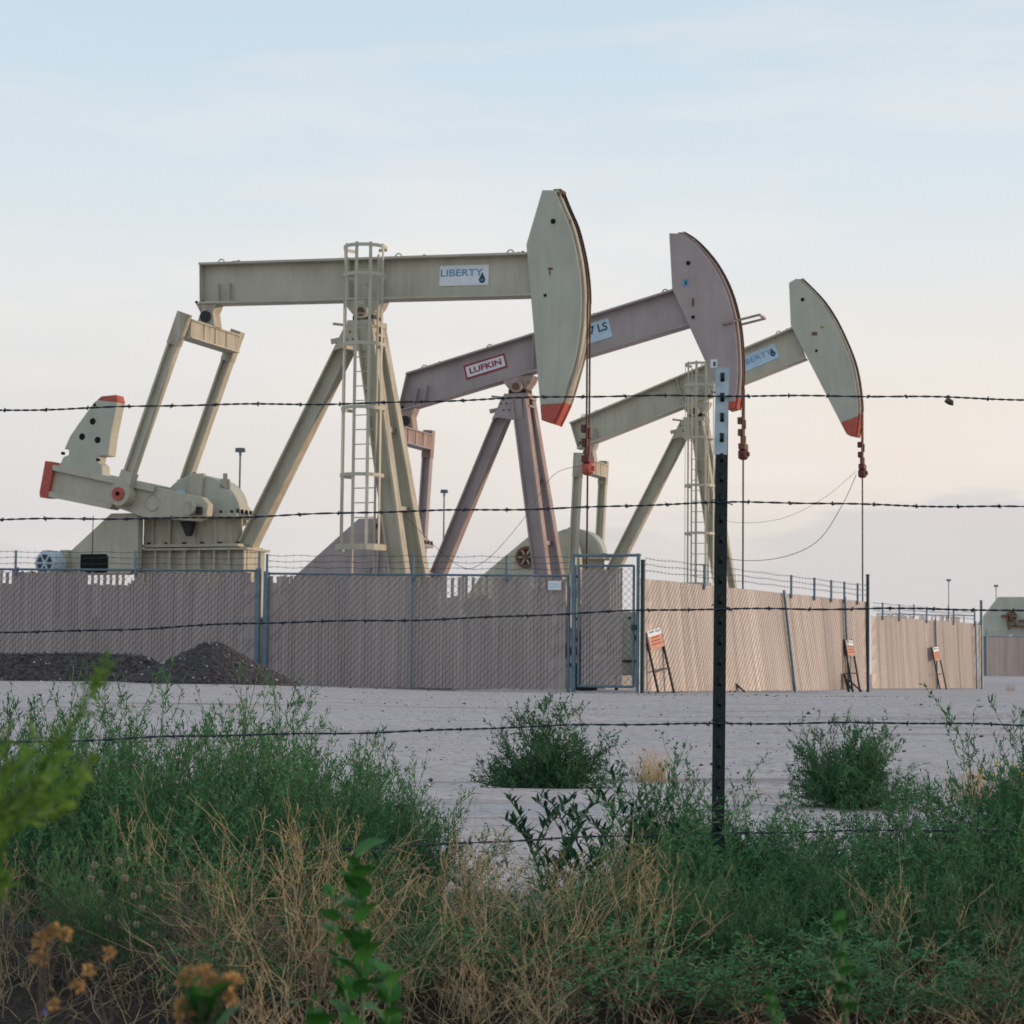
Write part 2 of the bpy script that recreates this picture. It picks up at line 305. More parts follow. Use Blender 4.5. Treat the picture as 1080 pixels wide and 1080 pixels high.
def build_ground():
    rng = np.random.default_rng(3)
    def axis(dense, outer_lo, outer_hi):
        lo = dense[0] - np.geomspace(.4, dense[0] - outer_lo, 26)[::-1]; hi = dense[-1] + np.geomspace(.4, outer_hi - dense[-1], 26)
        return np.concatenate([lo, dense, hi])
    xs = axis(np.arange(-13, 19, .2), -2500, 2500); ys = axis(np.arange(3, 46, .16), -400, 4000)
    X, Y = np.meshgrid(xs, ys); Z = gz(X, Y)
    for k in range(26):                                    # low undulation, mostly ridges along the road
        fx, fy, ph = rng.uniform(.05, .8), rng.uniform(.5, 5.5), rng.uniform(0, 6.28)
        Z += .011 / (1 + .3 * fy) * np.sin(fx * X + fy * Y + ph) * np.exp(-((Y - 22) / 26) ** 2)
    for yc, dp in ((12.0, .05), (15.2, .03), (17.0, .03), (24.5, .03)):   # wheel ruts
        yy = Y - yc - .25 * np.sin(X * .35 + yc); Z += (-dp * np.exp(-(yy / .22) ** 2) + dp * .7 * np.exp(-((yy - .42) / .2) ** 2)) * (.55 + .45 * np.sin(X * 2.1 + yc) * np.sin(X * .7))
    n = len(xs); idx = np.arange(Z.size).reshape(Z.shape)
    F = np.stack([idx[:-1, :-1], idx[:-1, 1:], idx[1:, 1:], idx[1:, :-1]], -1).reshape(-1, 4)
    me = np_mesh('ground', np.stack([X, Y, Z], -1).reshape(-1, 3), F, [ground_mat()]); me.shade_smooth()
    tag(link('ground', me), 'pale dusty caliche ground between the roadside weeds and the fenced compound', kind='structure')
    # loose stones
    N = 9000; x = rng.uniform(-11, 17, N); y = 7 + 31 * rng.random(N) ** .8; s = rng.gamma(1.6, .0045, N) + .004
    fb = rng.random(N) < .05; y[fb] = 38.6 + rng.normal(0, .2, fb.sum()) - .25 * x[fb]; s[fb] *= 1.5
    oc = np.array([[1, 0, 0], [0, 1, 0], [-1, 0, 0], [0, -1, 0], [0, 0, .55], [0, 0, -.55]])
    V = oc[None] * s[:, None, None] * rng.uniform(.6, 1.3, (N, 6, 1)); V += np.stack([x, y, gz(x, y) + s * .2], -1)[:, None]
    T = np.array([[0, 1, 4], [1, 2, 4], [2, 3, 4], [3, 0, 4], [1, 0, 5], [2, 1, 5], [3, 2, 5], [0, 3, 5]])
    F = (T[None] + np.arange(N)[:, None, None] * 6).reshape(-1, 3)
    me = np_mesh('loose_stones', V.reshape(-1, 3), F, [PAL['wstone'], PAL['gstone']], np.repeat(rng.random(N) < .5, 8))
    tag(link('loose_stones', me), 'small pale stones scattered over the dusty ground', kind='stuff')
build_ground()

# ------------------------------------------------------------------ pumpjacks
def text_mesh(name, s, size, m, parent, centre, ang, y, bold=0.0, sx=1.0, shear=0.0):
    cu = bpy.data.curves.new(name, 'FONT'); cu.body = s; cu.size = size; cu.align_x = 'CENTER'; cu.align_y = 'CENTER'; cu.extrude = .003; cu.offset = bold; cu.shear = shear
    t = bpy.data.objects.new(name, cu); COL.objects.link(t); dg = bpy.context.evaluated_depsgraph_get()
    me = bpy.data.meshes.new_from_object(t.evaluated_get(dg)); bpy.data.objects.remove(t)
    ca, sa = math.cos(ang), math.sin(ang)
    for v in me.vertices:
        x, z, d = v.co.x * sx, v.co.y, v.co.z; v.co = (centre[0] + x * ca - z * sa, y - d, centre[1] + x * sa + z * ca)
    me.materials.clear(); me.materials.append(m); me.name = name
    return link(name, me, parent)
def rot2(p, c, a):
    x, z = p[0] - c[0], p[1] - c[1]; return (c[0] + x * math.cos(a) - z * math.sin(a), c[1] + x * math.sin(a) + z * math.cos(a))

YAW = RAD(20)
def inv(root, u, v, Yc):
    """pixel -> (x, z) on the plane y = Yc of a pumpjack"""
    X = Vector((math.cos(root.rotation_euler.z), math.sin(root.rotation_euler.z), 0)); Y = Vector((-X.y, X.x, 0))
    d = FW * FPX + RT * (u - 540) + UP * (540 - v); o = root.location; t = (Yc + (o - EYE).dot(Y)) / d.dot(Y); p = EYE + d * t - o
    return p.dot(X), p.z

def cage_ladder(root, m, xc, yl, z0, z1, hoops, rr=.43):
    lad = MB()
    for s in (-1, 1): lad.bar((xc - .08 + s * .245, yl, z0), (xc - .08 + s * .245, yl, z1), .055, .03)
    lad = lad.build('ladder', m, root)
    rung = None; z = z0 + .2
    while z < z1 - .05:
        if rung is None: rung = MB().cyl((xc - .08 - .235, yl, 0), (xc - .08 + .235, yl, 0), .011, 6).build('rung', m, lad)
        else:
            r = rung.copy(); COL.objects.link(r); r.parent = lad; rung = r
        rung.location = (0, 0, z); z += .3
    def arc(r, n=14): return [(xc + r * math.cos(a), yl - .30 - r * math.sin(a)) for a in [RAD(-35 + 250 * k / n) for k in range(n + 1)]]
    cage = MB()
    for a in (10, 52, 90, 128, 170):
        x, y = xc + rr * math.cos(RAD(a)), yl - .30 - rr * math.sin(RAD(a))
        d = (math.sin(RAD(a)), math.cos(RAD(a)), 0)
        cage.bar((x, y, hoops[-1]), (x, y, hoops[0] + .06), .065, .012, d)
    cage = cage.build('safety_cage', m, root)
    for i, z in enumerate(hoops):
        r = rr + .012 + (.07 if i == len(hoops) - 1 else 0); h = .07 if i < len(hoops) - 1 else .12
        pts = arc(r); b = MB()
        for (xa, ya), (xb, yb) in zip(pts[:-1], pts[1:]): b.bar((xa, ya, z), (xb, yb, z), h, .012, (0, 0, 1))
        for px, py in (pts[0], pts[-1]): b.bar((px, py, z), (xc - .08 + (.245 if px > xc else -.245), yl, z), h, .012, (0, 0, 1))
        b.build('hoop', m, cage)
    br = MB()
    for z in (z1 - .6, (z0 + z1) / 2 + 1.1): br.bar((xc - .08, yl, z), (xc - .2, -.2, z), .04, .04)
    br.build('standoff', m, lad)

def pumpjack(u, v, y, p):
    o = at(u, v, y); root = empty('pumpjack', (o.x, o.y, 0), -YAW); tag(root, p['label'], 'pumpjack', 'pumpjacks in the fenced compound')
    A, W, HD = PAL[p['paint']], PAL[p['worn']], PAL[p['headpaint']]
    px, pz = p['pivot']
    # walking beam: four corners (x, z) TL BL TR BR
    TL, BL, TR, BR = p['beam']; ang = math.atan2(TR[1] - TL[1], TR[0] - TL[0]); t = .045
    def off(a, b, k): d = math.hypot(b[0] - a[0], b[1] - a[1]); return (a[0] + (b[0] - a[0]) * k / d, a[1] + (b[1] - a[1]) * k / d)
    b = MB(); b.prism([off(TL, BL, t), off(BL, TL, t), off(BR, TR, t), off(TR, BR, t)], -.018, .018)
    beam = b.build('walking_beam', A, root)
    MB().prism([TL, off(TL, BL, t), off(TR, BR, t), TR], -.21, .21).build('top_flange', A, beam)
    MB().prism([off(BL, TL, t), BL, BR, off(BR, TR, t)], -.21, .21).build('bottom_flange', A, beam)
    def beampt(k, h): # k along 0..1, h up 0..1
        lo = (BL[0] + (BR[0] - BL[0]) * k, BL[1] + (BR[1] - BL[1]) * k); hi = (TL[0] + (TR[0] - TL[0]) * k, TL[1] + (TR[1] - TL[1]) * k)
        return (lo[0] + (hi[0] - lo[0]) * h, lo[1] + (hi[1] - lo[1]) * h)
    def stiff(k, h0, h1, yy=.19):
        a, c = beampt(k, h0), beampt(k, h1); s = MB()
        for sg in (-1, 1): s.bar((a[0], sg * (yy / 2 + .02), a[1]), (c[0], sg * (yy / 2 + .02), c[1]), yy, .016)
        return s.build('stiffener', A, beam)
    stiff(.004, .05, .95); stiff(.055, .05, .5, .12); stiff(.09, .05, .5, .12)
    kp = (px - BL[0]) / (BR[0] - BL[0]); stiff(kp + .05, .05, .95)
    if p['ladder']: stiff(kp - .045, .05, .95)
    for k in (.058, .60 if p['ladder'] else .3, .925):                  # lifting eyes and bolts on the top flange
        c = beampt(k, 1); n = 10
        MB().tube([(c[0] + .075 * math.cos(math.pi * q / n), .0, c[1] + .01 + .085 * math.sin(math.pi * q / n)) for q in range(n + 1)], .015, 5).build('lifting_eye', W, beam)
    s = MB()
    for k in (.10, .105, .11, .12, .45, .68, .95, .965, .98):
        c = beampt(k, 1); s.box((c[0], -.1 + .03 * (k * 50 % 3), c[1] + .02), (.05, .05, .04))
    s.build('flange_bolts', PAL['rust'], beam)
    # horsehead
    def smooth(P):
        P = [Vector((a, 0, b)) for a, b in P]; out = []
        for i in range(len(P) - 1):
            p0, p1, p2, p3 = P[max(i - 1, 0)], P[i], P[i + 1], P[min(i + 2, len(P) - 1)]
            for k in range(4): q = k / 4; w_ = .5 * ((2 * p1) + (p2 - p0) * q + (2 * p0 - 5 * p1 + 4 * p2 - p3) * q * q + (3 * p1 - p0 - 3 * p2 + p3) * q ** 3); out.append((w_.x, w_.z))
        return out + [(P[-1].x, P[-1].z)]
    i0 = p['head'].index(p['arc'][0]); i1 = p['head'].index(p['arc'][-1]); sa = smooth(p['arc'])
    p['head'] = p['head'][:i0] + sa + p['head'][i1 + 1:]; p['arc'] = sa
    head, arc = p['head'], p['arc']                                   # closed outline; arc = front edge, top to bottom
    hb = MB(); zc = p.get('tip')
    if zc is not None:
        def clip(poly, keep):
            out = []
            for i in range(len(poly)):
                a, c = poly[i], poly[(i + 1) % len(poly)]; fa, fc = zc(a) * keep, zc(c) * keep
                if fa >= 0: out.append(a)
                if fa * fc < 0: q = fa / (fa - fc); out.append((a[0] + (c[0] - a[0]) * q, a[1] + (c[1] - a[1]) * q))
            return out
        h = MB().prism(clip(head, 1), -.25, .25).build('horsehead', HD, root, bevel=.012)
        MB().prism(clip(head, -1), -.25, .25).build('red_tip', PAL['red'], h, bevel=.012)
    else: h = MB().prism(head, -.25, .25).build('horsehead', HD, root, bevel=.012)
    def outw(pt, k): d = math.hypot(pt[0] - px, pt[1] - pz); return (pt[0] + (pt[0] - px) * k / d, pt[1] + (pt[1] - pz) * k / d)
    def dens(pts, n=5):
        r = []
        for a, c in zip(pts[:-1], pts[1:]): r += [(a[0] + (c[0] - a[0]) * q / n, a[1] + (c[1] - a[1]) * q / n) for q in range(n)]
        return r + [pts[-1]]
    up = [q for q in arc if zc is None or zc(q) > 0]; dn = [up[-1]] + [q for q in arc if zc is not None and zc(q) <= 0]
    for seg, mm in ((up, W), (dn, PAL['red'])):
        if len(seg) > 1: f = MB(); f.prism([outw(q, -.04) for q in seg] + [outw(q, .035) for q in seg[::-1]], -.19, .19); f.build('front_plate', mm, h)
    for seg, mm in ((up, W), (dn, PAL['red'])):
        for ya, yb in ((-.20, -.165), (.165, .20)):
            if len(seg) > 1: MB().prism([outw(q, .03) for q in seg] + [outw(q, .06) for q in seg[::-1]], ya, yb).build('guide_rim', mm, h)
    hx = max(q[0] for q in arc) + .075; top = [outw(q, .085) for q in arc if q[1] > pz]
    for sy in (-.085, .085):
        MB().tube([(q[0], sy, q[1]) for q in top] + [(hx, sy, pz), (hx, sy, p['carrier'] + .12)], .021, 6).build('bridle_cable', PAL['cable'], h)
    s = MB(); s.box((arc[0][0] + .02, 0, arc[0][1] - .03), (.16, .34, .14)); s.cyl((arc[0][0] + .06, -.2, arc[0][1] - .08), (arc[0][0] + .06, .2, arc[0][1] - .08), .045, 10); s.build('cable_anchor', PAL['rust'], h)
    for (uu, vv, r) in p['holes']:
        q = inv(root, uu, vv, -.25); MB().cyl((q[0], -.256, q[1]), (q[0], -.20, q[1]), r * 1.7, 16).build('hole_rim', HD, h); MB().cyl((q[0], -.262, q[1]), (q[0], -.20, q[1]), r, 14).build('hole', PAL['hole'], h)
    # carrier bar, clamps, polished rod
    zc0 = p['carrier']
    s = MB(); s.box((hx, 0, zc0 + .08), (.16, .36, .14)); s.cyl((hx, 0, zc0 - .16), (hx, 0, zc0 + .34), .07, 12); s.box((hx - .06, 0, zc0 + .42), (.12, .14, .16)); s.cyl((hx + .02, 0, zc0 + .5), (hx + .02, 0, zc0 + .72), .05, 10)
    s.box((hx - .06, 0, zc0 + .70), (.14, .13, .16)); cb = s.build('carrier_bar', PAL['maroon'] if p['paint'] == 'beige' else PAL['rust'], root, bevel=.01)
    s = MB(); s.tube([(hx, 0, zc0 - .23), (hx, 0, zc0 - .18), (hx, 0, zc0 - .02), (hx, 0, zc0 + .03)], [.07, .125, .125, .08], 12); s.cyl((hx, -.16, zc0 - .08), (hx, .16, zc0 - .08), .06, 10); s.box((hx + .12, 0, zc0 - .1), (.06, .1, .1)); s.build('rod_clamp', PAL[p.get('clamp', 'maroon')], cb)
    MB().cyl((hx, 0, .9), (hx, 0, zc0 - .18), .021, 8).build('polished_rod', PAL['cable'], root)
    # centre bearing and samson post
    bt = beampt(kp, 0)[1]
    s = MB(); s.prism([(px - .42, bt - .002), (px + .42, bt + .0), (px + .34, bt - .16), (px + .2, bt - .34), (px - .2, bt - .34), (px - .36, bt - .16)], -.2, .2); s.cyl((px, -.34, bt - .27), (px, .34, bt - .27), .15, 18); cbx = s.build('center_bearing', W, root, smooth=40)
    MB().cyl((px, -.36, bt - .27), (px, -.30, bt - .27), .09, 14).build('bearing_disc', PAL['rust'], cbx)
    s = MB(); s.box((px, 0, bt - .5), (.62, .66, .12)); s.box((px, 0, bt - .40), (.4, .3, .12)); s.box((px - .02, 0, bt - .74), (.7, .5, .05)); s.bar((px - .1, -.1, bt - .55), (px - .62, -.35, bt - .5), .05, .05); s.bar((px - .2, -.1, bt - .75), (px - .72, -.2, bt - .85), .06, .1); s.build('post_cap', W, root); MB().box((px, 0, bt - .385), (.46, .44, .12)).build('bearing_gap_shade', PAL['black'], cbx)  # the black box under the bearing stands for a gap in shade
    zt = bt - .56; rl = p['rearfoot']; ff = p['frontfoot']
    def leg(a, c, w=.27, h=.36):
        l = MB().ibeam(a, c, w, h, .03, .035).build('leg', A, root)
        d = (Vector(c) - Vector(a)).normalized(); n = d.cross(Vector((0, 1, 0))).normalized()
        if n.x < 0: n = -n
        e = n * (h / 2 + .007)
        MB().bar(Vector(a) + e, Vector(c) + e, w * .96, .012).build('flange_face', W, l)
        s = MB(); q = Vector(c); s.box((q.x, q.y, q.z - .03), (h * 1.6, w * 1.5, .06)); s.build('foot_plate', W, l)
    leg((px - .28, 0, zt - .02), (rl[0], 0, rl[1]), .30, .34)
    leg((px + .08, -.26, zt), (ff[0], -ff[2], ff[1])); leg((px + .08, .26, zt), (ff[0], ff[2], ff[1]))
    for q in (.35, .62): MB().bar((px + .08 + (ff[0] - px - .08) * q, -.26 - (ff[2] - .26) * q, zt + (ff[1] - zt) * q), (px + .08 + (ff[0] - px - .08) * q, .26 + (ff[2] - .26) * q, zt + (ff[1] - zt) * q), .1, .1, (0, 0, 1)).build('cross_brace', W, root)
    s = MB(); s.prism([(px - .45, zt - .45), (px - .62, zt - .5), (px - .35, zt + .02), (px + .15, zt + .02), (px + .2, zt - .5), (px + .02, zt - .55)], -.32, -.29); g = s.build('gusset', A, root); s = MB()
    for q in range(6): s.cyl((px - .38 + .07 * q, -.335, zt - .12 - (q % 2) * .16), (px - .38 + .07 * q, -.31, zt - .12 - (q % 2) * .16), .024, 6)
    s.build('gusset_bolts', PAL['rust'], g)
    if p['ladder']:
        k = p['ladder']; cage_ladder(root, A, k[0], k[1], k[2], k[3], k[4], k[5])
    # tail bearing, equalizer, pitmans
    tx, tz = p['tail']; ex, ez = p['eq']
    s = MB(); s.prism([(tx - .26, tz), (tx + .24, tz + .01), (tx + .15, tz - .2), (tx + .2, ez + .12), (tx - .25, ez + .12), (tx - .14, tz - .2)], -.17, .17); tb = s.build('tail_bearing', W, root)
    MB().cyl((tx, -.24, (tz + ez) / 2 + .02), (tx, .24, (tz + ez) / 2 + .02), .12, 16).build('bearing_disc', PAL['black'], tb)  # black disc painted as the dark round hole of the tail bearing
    for sy in (-.1, .06): MB().cyl((tx - .14 + sy, -.19, tz + .03), (tx - .14 + sy, -.15, tz + .03), .03, 8).build('bolt', PAL['hole'], tb)
    s = MB(); s.prism([(ex - .13, ez - .24), (ex + .13, ez - .24), (ex + .13, ez + .1), (ex - .13, ez + .1)], -1.06, 1.06)
    eq = s.build('equalizer', W, root); s = MB(); s.box((ex, 0, ez + .115), (.34, 2.16, .03)); s.box((ex, 0, ez - .255), (.34, 2.16, .03)); s.build('flange', A, eq)
    for q in (-.5, .0, .5): MB().box((ex, q, ez - .07), (.30, .03, .33)).build('stiffener', W, eq)
    pn = p['pin']
    for sy in (-1.2, 1.2):
        a, c = Vector((ex, sy, ez + .10)), Vector((pn[0], sy, pn[1])); d = (c - a).normalized()
        pt = MB().ibeam(a + d * .02, c - d * .25, .20, .23, .05, .045).build('pitman', A, root)
        s = MB(); s.bar(a - d * .15, a + d * .55, .22, .25); s.build('end_block', W, pt)
        s = MB(); s.tube([c + Vector((0, -.16, 0)), c + Vector((0, .16, 0))], .245, 22); s.bar(c - d * .5, c, .24, .3); hb = s.build('wrist_housing', A, pt)
        s = MB(); s.cyl(c + Vector((0, -.20, 0)), c + Vector((0, .20, 0)), .14, 16); s.build('wrist_pin', PAL['red'], pt)
        MB().cyl(c + Vector((0, -.215, 0)), c + Vector((0, -.19, 0)), .045, 10).build('pin_bolt', PAL['hole'], pt)
    # crank arms with counterweights; outlines for the arm lying as on the nearest unit, turned about the shaft
    sh = (-3.38, 3.71); ca = p['crank']
    R = lambda pts: [rot2((q[0] + .09, q[1]), sh, ca) for q in pts]
    armo = [(-6.80, 4.66), (-6.94, 4.10), (-5.37, 3.80), (-4.6, 3.55), (-3.39, 3.45), (-3.12, 3.55), (-3.10, 3.80), (-3.25, 3.95), (-4.29, 4.16), (-5.4, 4.40)]
    for sy in (-1, 1):
        y0, y1 = (-1.03, -.78) if sy < 0 else (.78, 1.03)
        arm = MB().prism(R(armo), y0, y1).build('crank', A, root, bevel=.01)
        s = MB(); s.prism(R([(-6.78, 4.70), (-6.80, 4.58), (-4.35, 4.07), (-4.3, 4.19)]), y0 - .09, y1 + .03); s.prism(R([(-6.93, 4.14), (-6.96, 4.03), (-5.37, 3.72), (-5.3, 3.83)]), y0 - .09, y1 + .03); s.build('flange', A, arm)
        s = MB(); s.prism(R([(-6.79, 4.76), (-6.78, 4.50), (-6.86, 4.12), (-6.88, 4.0), (-7.06, 4.0), (-7.08, 4.1), (-6.98, 4.66), (-6.96, 4.78)]), y0 - .1, y1 + .04); s.build('red_end', PAL['red'], arm)
        cwp = [(-6.66, 4.62), (-6.55, 4.86), (-6.42, 4.90), (-6.42, 5.02), (-6.53, 5.03), (-6.40, 5.30), (-6.20, 5.56), (-5.84, 6.00), (-5.66, 6.13), (-5.30, 6.15), (-5.26, 6.02), (-5.40, 5.35), (-5.46, 4.86), (-5.68, 4.86), (-5.70, 4.72), (-5.60, 4.66), (-5.58, 4.43)]
        low = [q for q in cwp]
        zcut = lambda q: 6.02 - .12 * (q[0] + 5.5) - q[1]
        def clip2(poly, keep):
            out = []
            for i in range(len(poly)):
                a, c = poly[i], poly[(i + 1) % len(poly)]; fa, fc = zcut(a) * keep, zcut(c) * keep
                if fa >= 0: out.append(a)
                if fa * fc < 0: q = fa / (fa - fc); out.append((a[0] + (c[0] - a[0]) * q, a[1] + (c[1] - a[1]) * q))
            return out
        w0, w1 = y0 - .05, y1 + .02 if sy < 0 else y1 + .05
        if sy > 0: w0 = y0 - .16
        if sy < 0 or ca: cw = MB().prism(R(clip2(low, 1)), w0, w1).build('counterweight', HD, arm, bevel=.012); MB().prism(R(clip2(low, -1)), w0, w1).build('red_top', PAL['red'], arm, bevel=.012)
        if sy < 0:
            for q in ((-5.76, 5.60), (-6.01, 5.28), (-5.63, 5.20)):
                c = rot2(q, sh, ca); MB().cyl((c[0], w0 - .004, c[1]), (c[0], w0 + .05, c[1]), .072, 14).build('weight_hole', PAL['hole'], arm)
            for q in ((-5.72, 5.95), (-6.48, 4.94), (-5.62, 4.78)):
                c = rot2(q, sh, ca); MB().cyl((c[0], w0 - .01, c[1]), (c[0], w0 + .06, c[1]), .035, 8).build('weight_bolt', PAL['hole'], arm)
        s = MB(); c = rot2((-3.55, 3.72), sh, ca); e = rot2((-3.18, 3.66), sh, ca); s.bar((c[0], y0 - .03, c[1]), (e[0], y0 - .03, e[1]), .06, .05); s.box((e[0], y0 - .04, e[1]), (.1, .1, .16)); s.build('crank_bolts', PAL['black'], arm)
        s = MB(); c = rot2((-4.30, 3.85), sh, ca); s.tube([(c[0] + .17 * math.cos(a), y0 - .005, c[1] + .17 * math.sin(a)) for a in [q * .41 for q in range(15)]], .015, 4); s.build('pin_hole_ring', W, arm)
    MB().cyl((sh[0], -1.2, sh[1]), (sh[0], 1.2, sh[1]), .15, 18).build('crankshaft', W, root)
    # gear reducer
    gx, gzz = p['gear']; G = lambda pts: [(a + gx, b + gzz) for a, b in pts]
    lo = MB().prism(G([(-4.85, 2.95), (-3.12, 2.95), (-3.12, 3.58), (-4.85, 3.58)]), -.42, .42)
    lo.tube([(-3.12 + gx, 0, 2.95 + gzz), (-3.12 + gx, 0, 3.58 + gzz)], .36, 20); gb = lo.build('gearbox', W if p['paint'] != 'mauve' else A, root, smooth=40)
    ds = p.get('dome', 1.0)
    dome = [(-4.50, 3.64)] + [(-3.62 + .85 * math.cos(a), 3.62 + .86 * math.sin(a) ** .8) for a in [RAD(176 - 8.6 * k) for k in range(21)]] + [(-2.76, 3.64)]
    dome = [(-2.9 + (a + 2.9) * ds, 3.64 + (b - 3.64) * ds) for a, b in dome]
    MB().prism(G(dome), -.38, .38).build('gear_cover', HD, gb, smooth=35, bevel=.02)
    s = MB(); s.box((-3.75 + gx, 0, 3.61 + gzz), (2.26, .96, .08)); s.box((-3.75 + gx, 0, 2.98 + gzz), (2.36, .98, .06)); s.build('split_flange', A, gb)
    for k in range(9): MB().cyl((-4.8 + gx + .255 * k, -.44, 3.63 + gzz), (-4.8 + gx + .255 * k, -.44, 3.71 + gzz), .032, 6).build('flange_bolt', PAL['black'], gb)
    for k in range(5): MB().cyl((-2.64 + gx, -.4 + .2 * k, 3.64 + gzz), (-2.64 + gx, -.4 + .2 * k, 3.74 + gzz), .036, 6).build('flange_bolt', PAL['black'], gb)
    for k in range(6): MB().box((-4.7 + gx + .42 * k, -.44, 3.03 + gzz), (.07, .07, .05)).build('flange_bolt', PAL['black'], gb)
    s = MB(); s.prism(G([(-3.72, 4.50), (-3.42, 4.50), (-3.50, 3.68), (-3.86, 3.68)]), -.48, -.34); s.build('inspection_cover', A, gb, bevel=.015)
    for q in (-4.6, -4.2, -3.5): MB().box((q + gx, -.45, 3.27 + gzz), (.06, .10, .55)).build('rib', W, gb)
    if p.get('plate', True): MB().box((-4.00 + gx, -.387, 4.06 + gzz), (.2, .012, .22)).build('data_plate', PAL['paleblue'], gb)
    if p.get('motor'):
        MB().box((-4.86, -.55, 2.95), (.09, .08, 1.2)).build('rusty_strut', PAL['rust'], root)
        MB().prism([(-3.80, 3.47), (-3.50, 3.47), (-3.58, 3.18), (-3.66, 3.16)], -.76, -.6).build('brake_lever', PAL['black'], root)
        s = MB(); s.prism([(-4.95, 3.66), (-4.80, 4.12), (-4.5, 4.38), (-4.15, 4.46), (-3.8, 4.36), (-3.8, 3.66)], .45, .68); s.build('far_cover', HD, gb, bevel=.02)
        s = MB(); s.tube([(-3.9 + .07 * math.cos(math.pi * q / 8), 0, 4.47 + .1 * math.sin(math.pi * q / 8)) for q in range(9)], .02, 5); s.box((-3.0, -.3, 4.28), (.16, .16, .2)); s.cyl((-3.0, -.3, 4.3), (-3.0, -.3, 4.5), .05, 8); s.build('breather', W, gb)
    # base frame on a concrete block
    s = MB(); s.box((-3.64 + gx, 0, 2.9 + gzz), (2.62, 1.08, .05)); s.box((-3.64 + gx, 0, 2.42 + gzz), (2.5, .80, .9)); bf = s.build('base_frame', W, root)
    for q in range(8): MB().box((-4.86 + gx + .348 * q, -.45, 2.42 + gzz), (.035, .13, .9)).build('stiffener', A, bf)
    s = MB(); s.box((-2.2, 0, .95), (8.6, 1.5, .5)); s.ibeam((-6.5, -.55, 1.32), (2.2, -.55, 1.32), .3, .3); s.ibeam((-6.5, .55, 1.32), (2.2, .55, 1.32), .3, .3); s.box((-3.4 + gx, 0, 1.7), (2.6, 1.1, .7)); s.build('skid', W, bf)
    MB().box((-2.2, 0, .36), (9.4, 2.2, .74)).build('concrete_block', PAL['concrete'], root)
    # belt guard
    g = p['guard']; gd = MB().prism(g, -.78, -.58).build('belt_guard', A, root, bevel=.015)
    if p.get('opening'):
        q = p['opening']; MB().prism([(q[0], q[1]), (q[2] - .05, q[1]), (q[2], q[1] + .05), (q[2], q[3] - .06), (q[2] - .06, q[3]), (q[0], q[3])], -.792, -.75).build('opening', PAL['hole'], gd)  # near-black panel stands for the shaded cut-out in the guard
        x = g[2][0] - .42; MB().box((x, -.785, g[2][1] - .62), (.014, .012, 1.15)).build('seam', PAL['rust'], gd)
    if p.get('sheave'):
        c = p['sheave']; sv = MB(); n = 24
        sv.tube([(c[0] + .27 * math.cos(q * 6.2832 / n), -.92, c[1] + .27 * math.sin(q * 6.2832 / n)) for q in range(n + 1)], .05, 6); sv.cyl((c[0], -1.0, c[1]), (c[0], -.8, c[1]), .085, 12); sv.cyl((c[0], -.80, c[1]), (c[0], -.775, c[1]), .29, 20)
        sv = sv.build('sheave', PAL['rust'], root); s = MB()
        for q in range(6): a = q * 1.0472; s.bar((c[0] + .07 * math.cos(a), -.92, c[1] + .07 * math.sin(a)), (c[0] + .25 * math.cos(a), -.92, c[1] + .25 * math.sin(a)), .05, .05)
        s.build('spoke', PAL['beige_worn'], sv)
    # motor
    if p.get('motor'):
        mx, mz = p['motor']; s = MB(); s.cyl((mx, -1.08, mz), (mx, -.5, mz), .27, 24); s.box((mx, -.8, mz - .32), (.5, .5, .14)); s.box((mx + .1, -.75, mz + .25), (.2, .2, .12)); mo = s.build('motor', W, root, smooth=40)
        s = MB(); s.tube([(mx, -1.06, mz), (mx, -1.36, mz), (mx, -1.44, mz)], [.285, .285, .22], 24); s.build('fan_cover', PAL['motor'], mo, smooth=40); s = MB()
        for q in range(6):
            a = q * 1.0472 + .5; c = (mx + .10 * math.cos(a), mz + .10 * math.sin(a)); d1, d2 = a + .38, a - .38
            s.prism([(mx + .05 * math.cos(a), mz + .05 * math.sin(a)), (mx + .19 * math.cos(d1), mz + .19 * math.sin(d1)), (mx + .19 * math.cos(d2), mz + .19 * math.sin(d2))], -1.447, -1.43)
        s.build('vent', PAL['galvd'], mo)
        s = MB(); s.box((mx, -.8, mz - .75), (.9, .7, .75)); s.build('motor_stand', W, mo)
    # board signs on the web, lettering and marks
    for sg in p.get('signs', []):
        c = inv(root, *sg['at'], -.03); w, hh = sg['w'], sg['h']; a = sg.get('ang', ang)
        Rr = lambda x, z: rot2((c[0] + x, c[1] + z), c, a)
        sn = MB().prism([Rr(-w / 2, -hh / 2), Rr(w / 2, -hh / 2), Rr(w / 2, hh / 2), Rr(-w / 2, hh / 2)], -.036, -.02).build('sign', PAL[sg['bg']], root)
        if sg.get('border'):
            t = .045; s = MB()
            for q in ((-w / 2, -hh / 2, w / 2, -hh / 2 + t), (-w / 2, hh / 2 - t, w / 2, hh / 2), (-w / 2, -hh / 2 + t, -w / 2 + t, hh / 2 - t), (w / 2 - t, -hh / 2 + t, w / 2, hh / 2 - t)): s.prism([Rr(q[0], q[1]), Rr(q[2], q[1]), Rr(q[2], q[3]), Rr(q[0], q[3])], -.040, -.03)
            s.build('border', PAL['crimson'], sn)
        for (txt, size, col, dx, dz, bold, sx) in sg['text']: text_mesh('lettering', txt, size, PAL[col], sn, Rr(dx, dz), a, -.040, bold, sx)
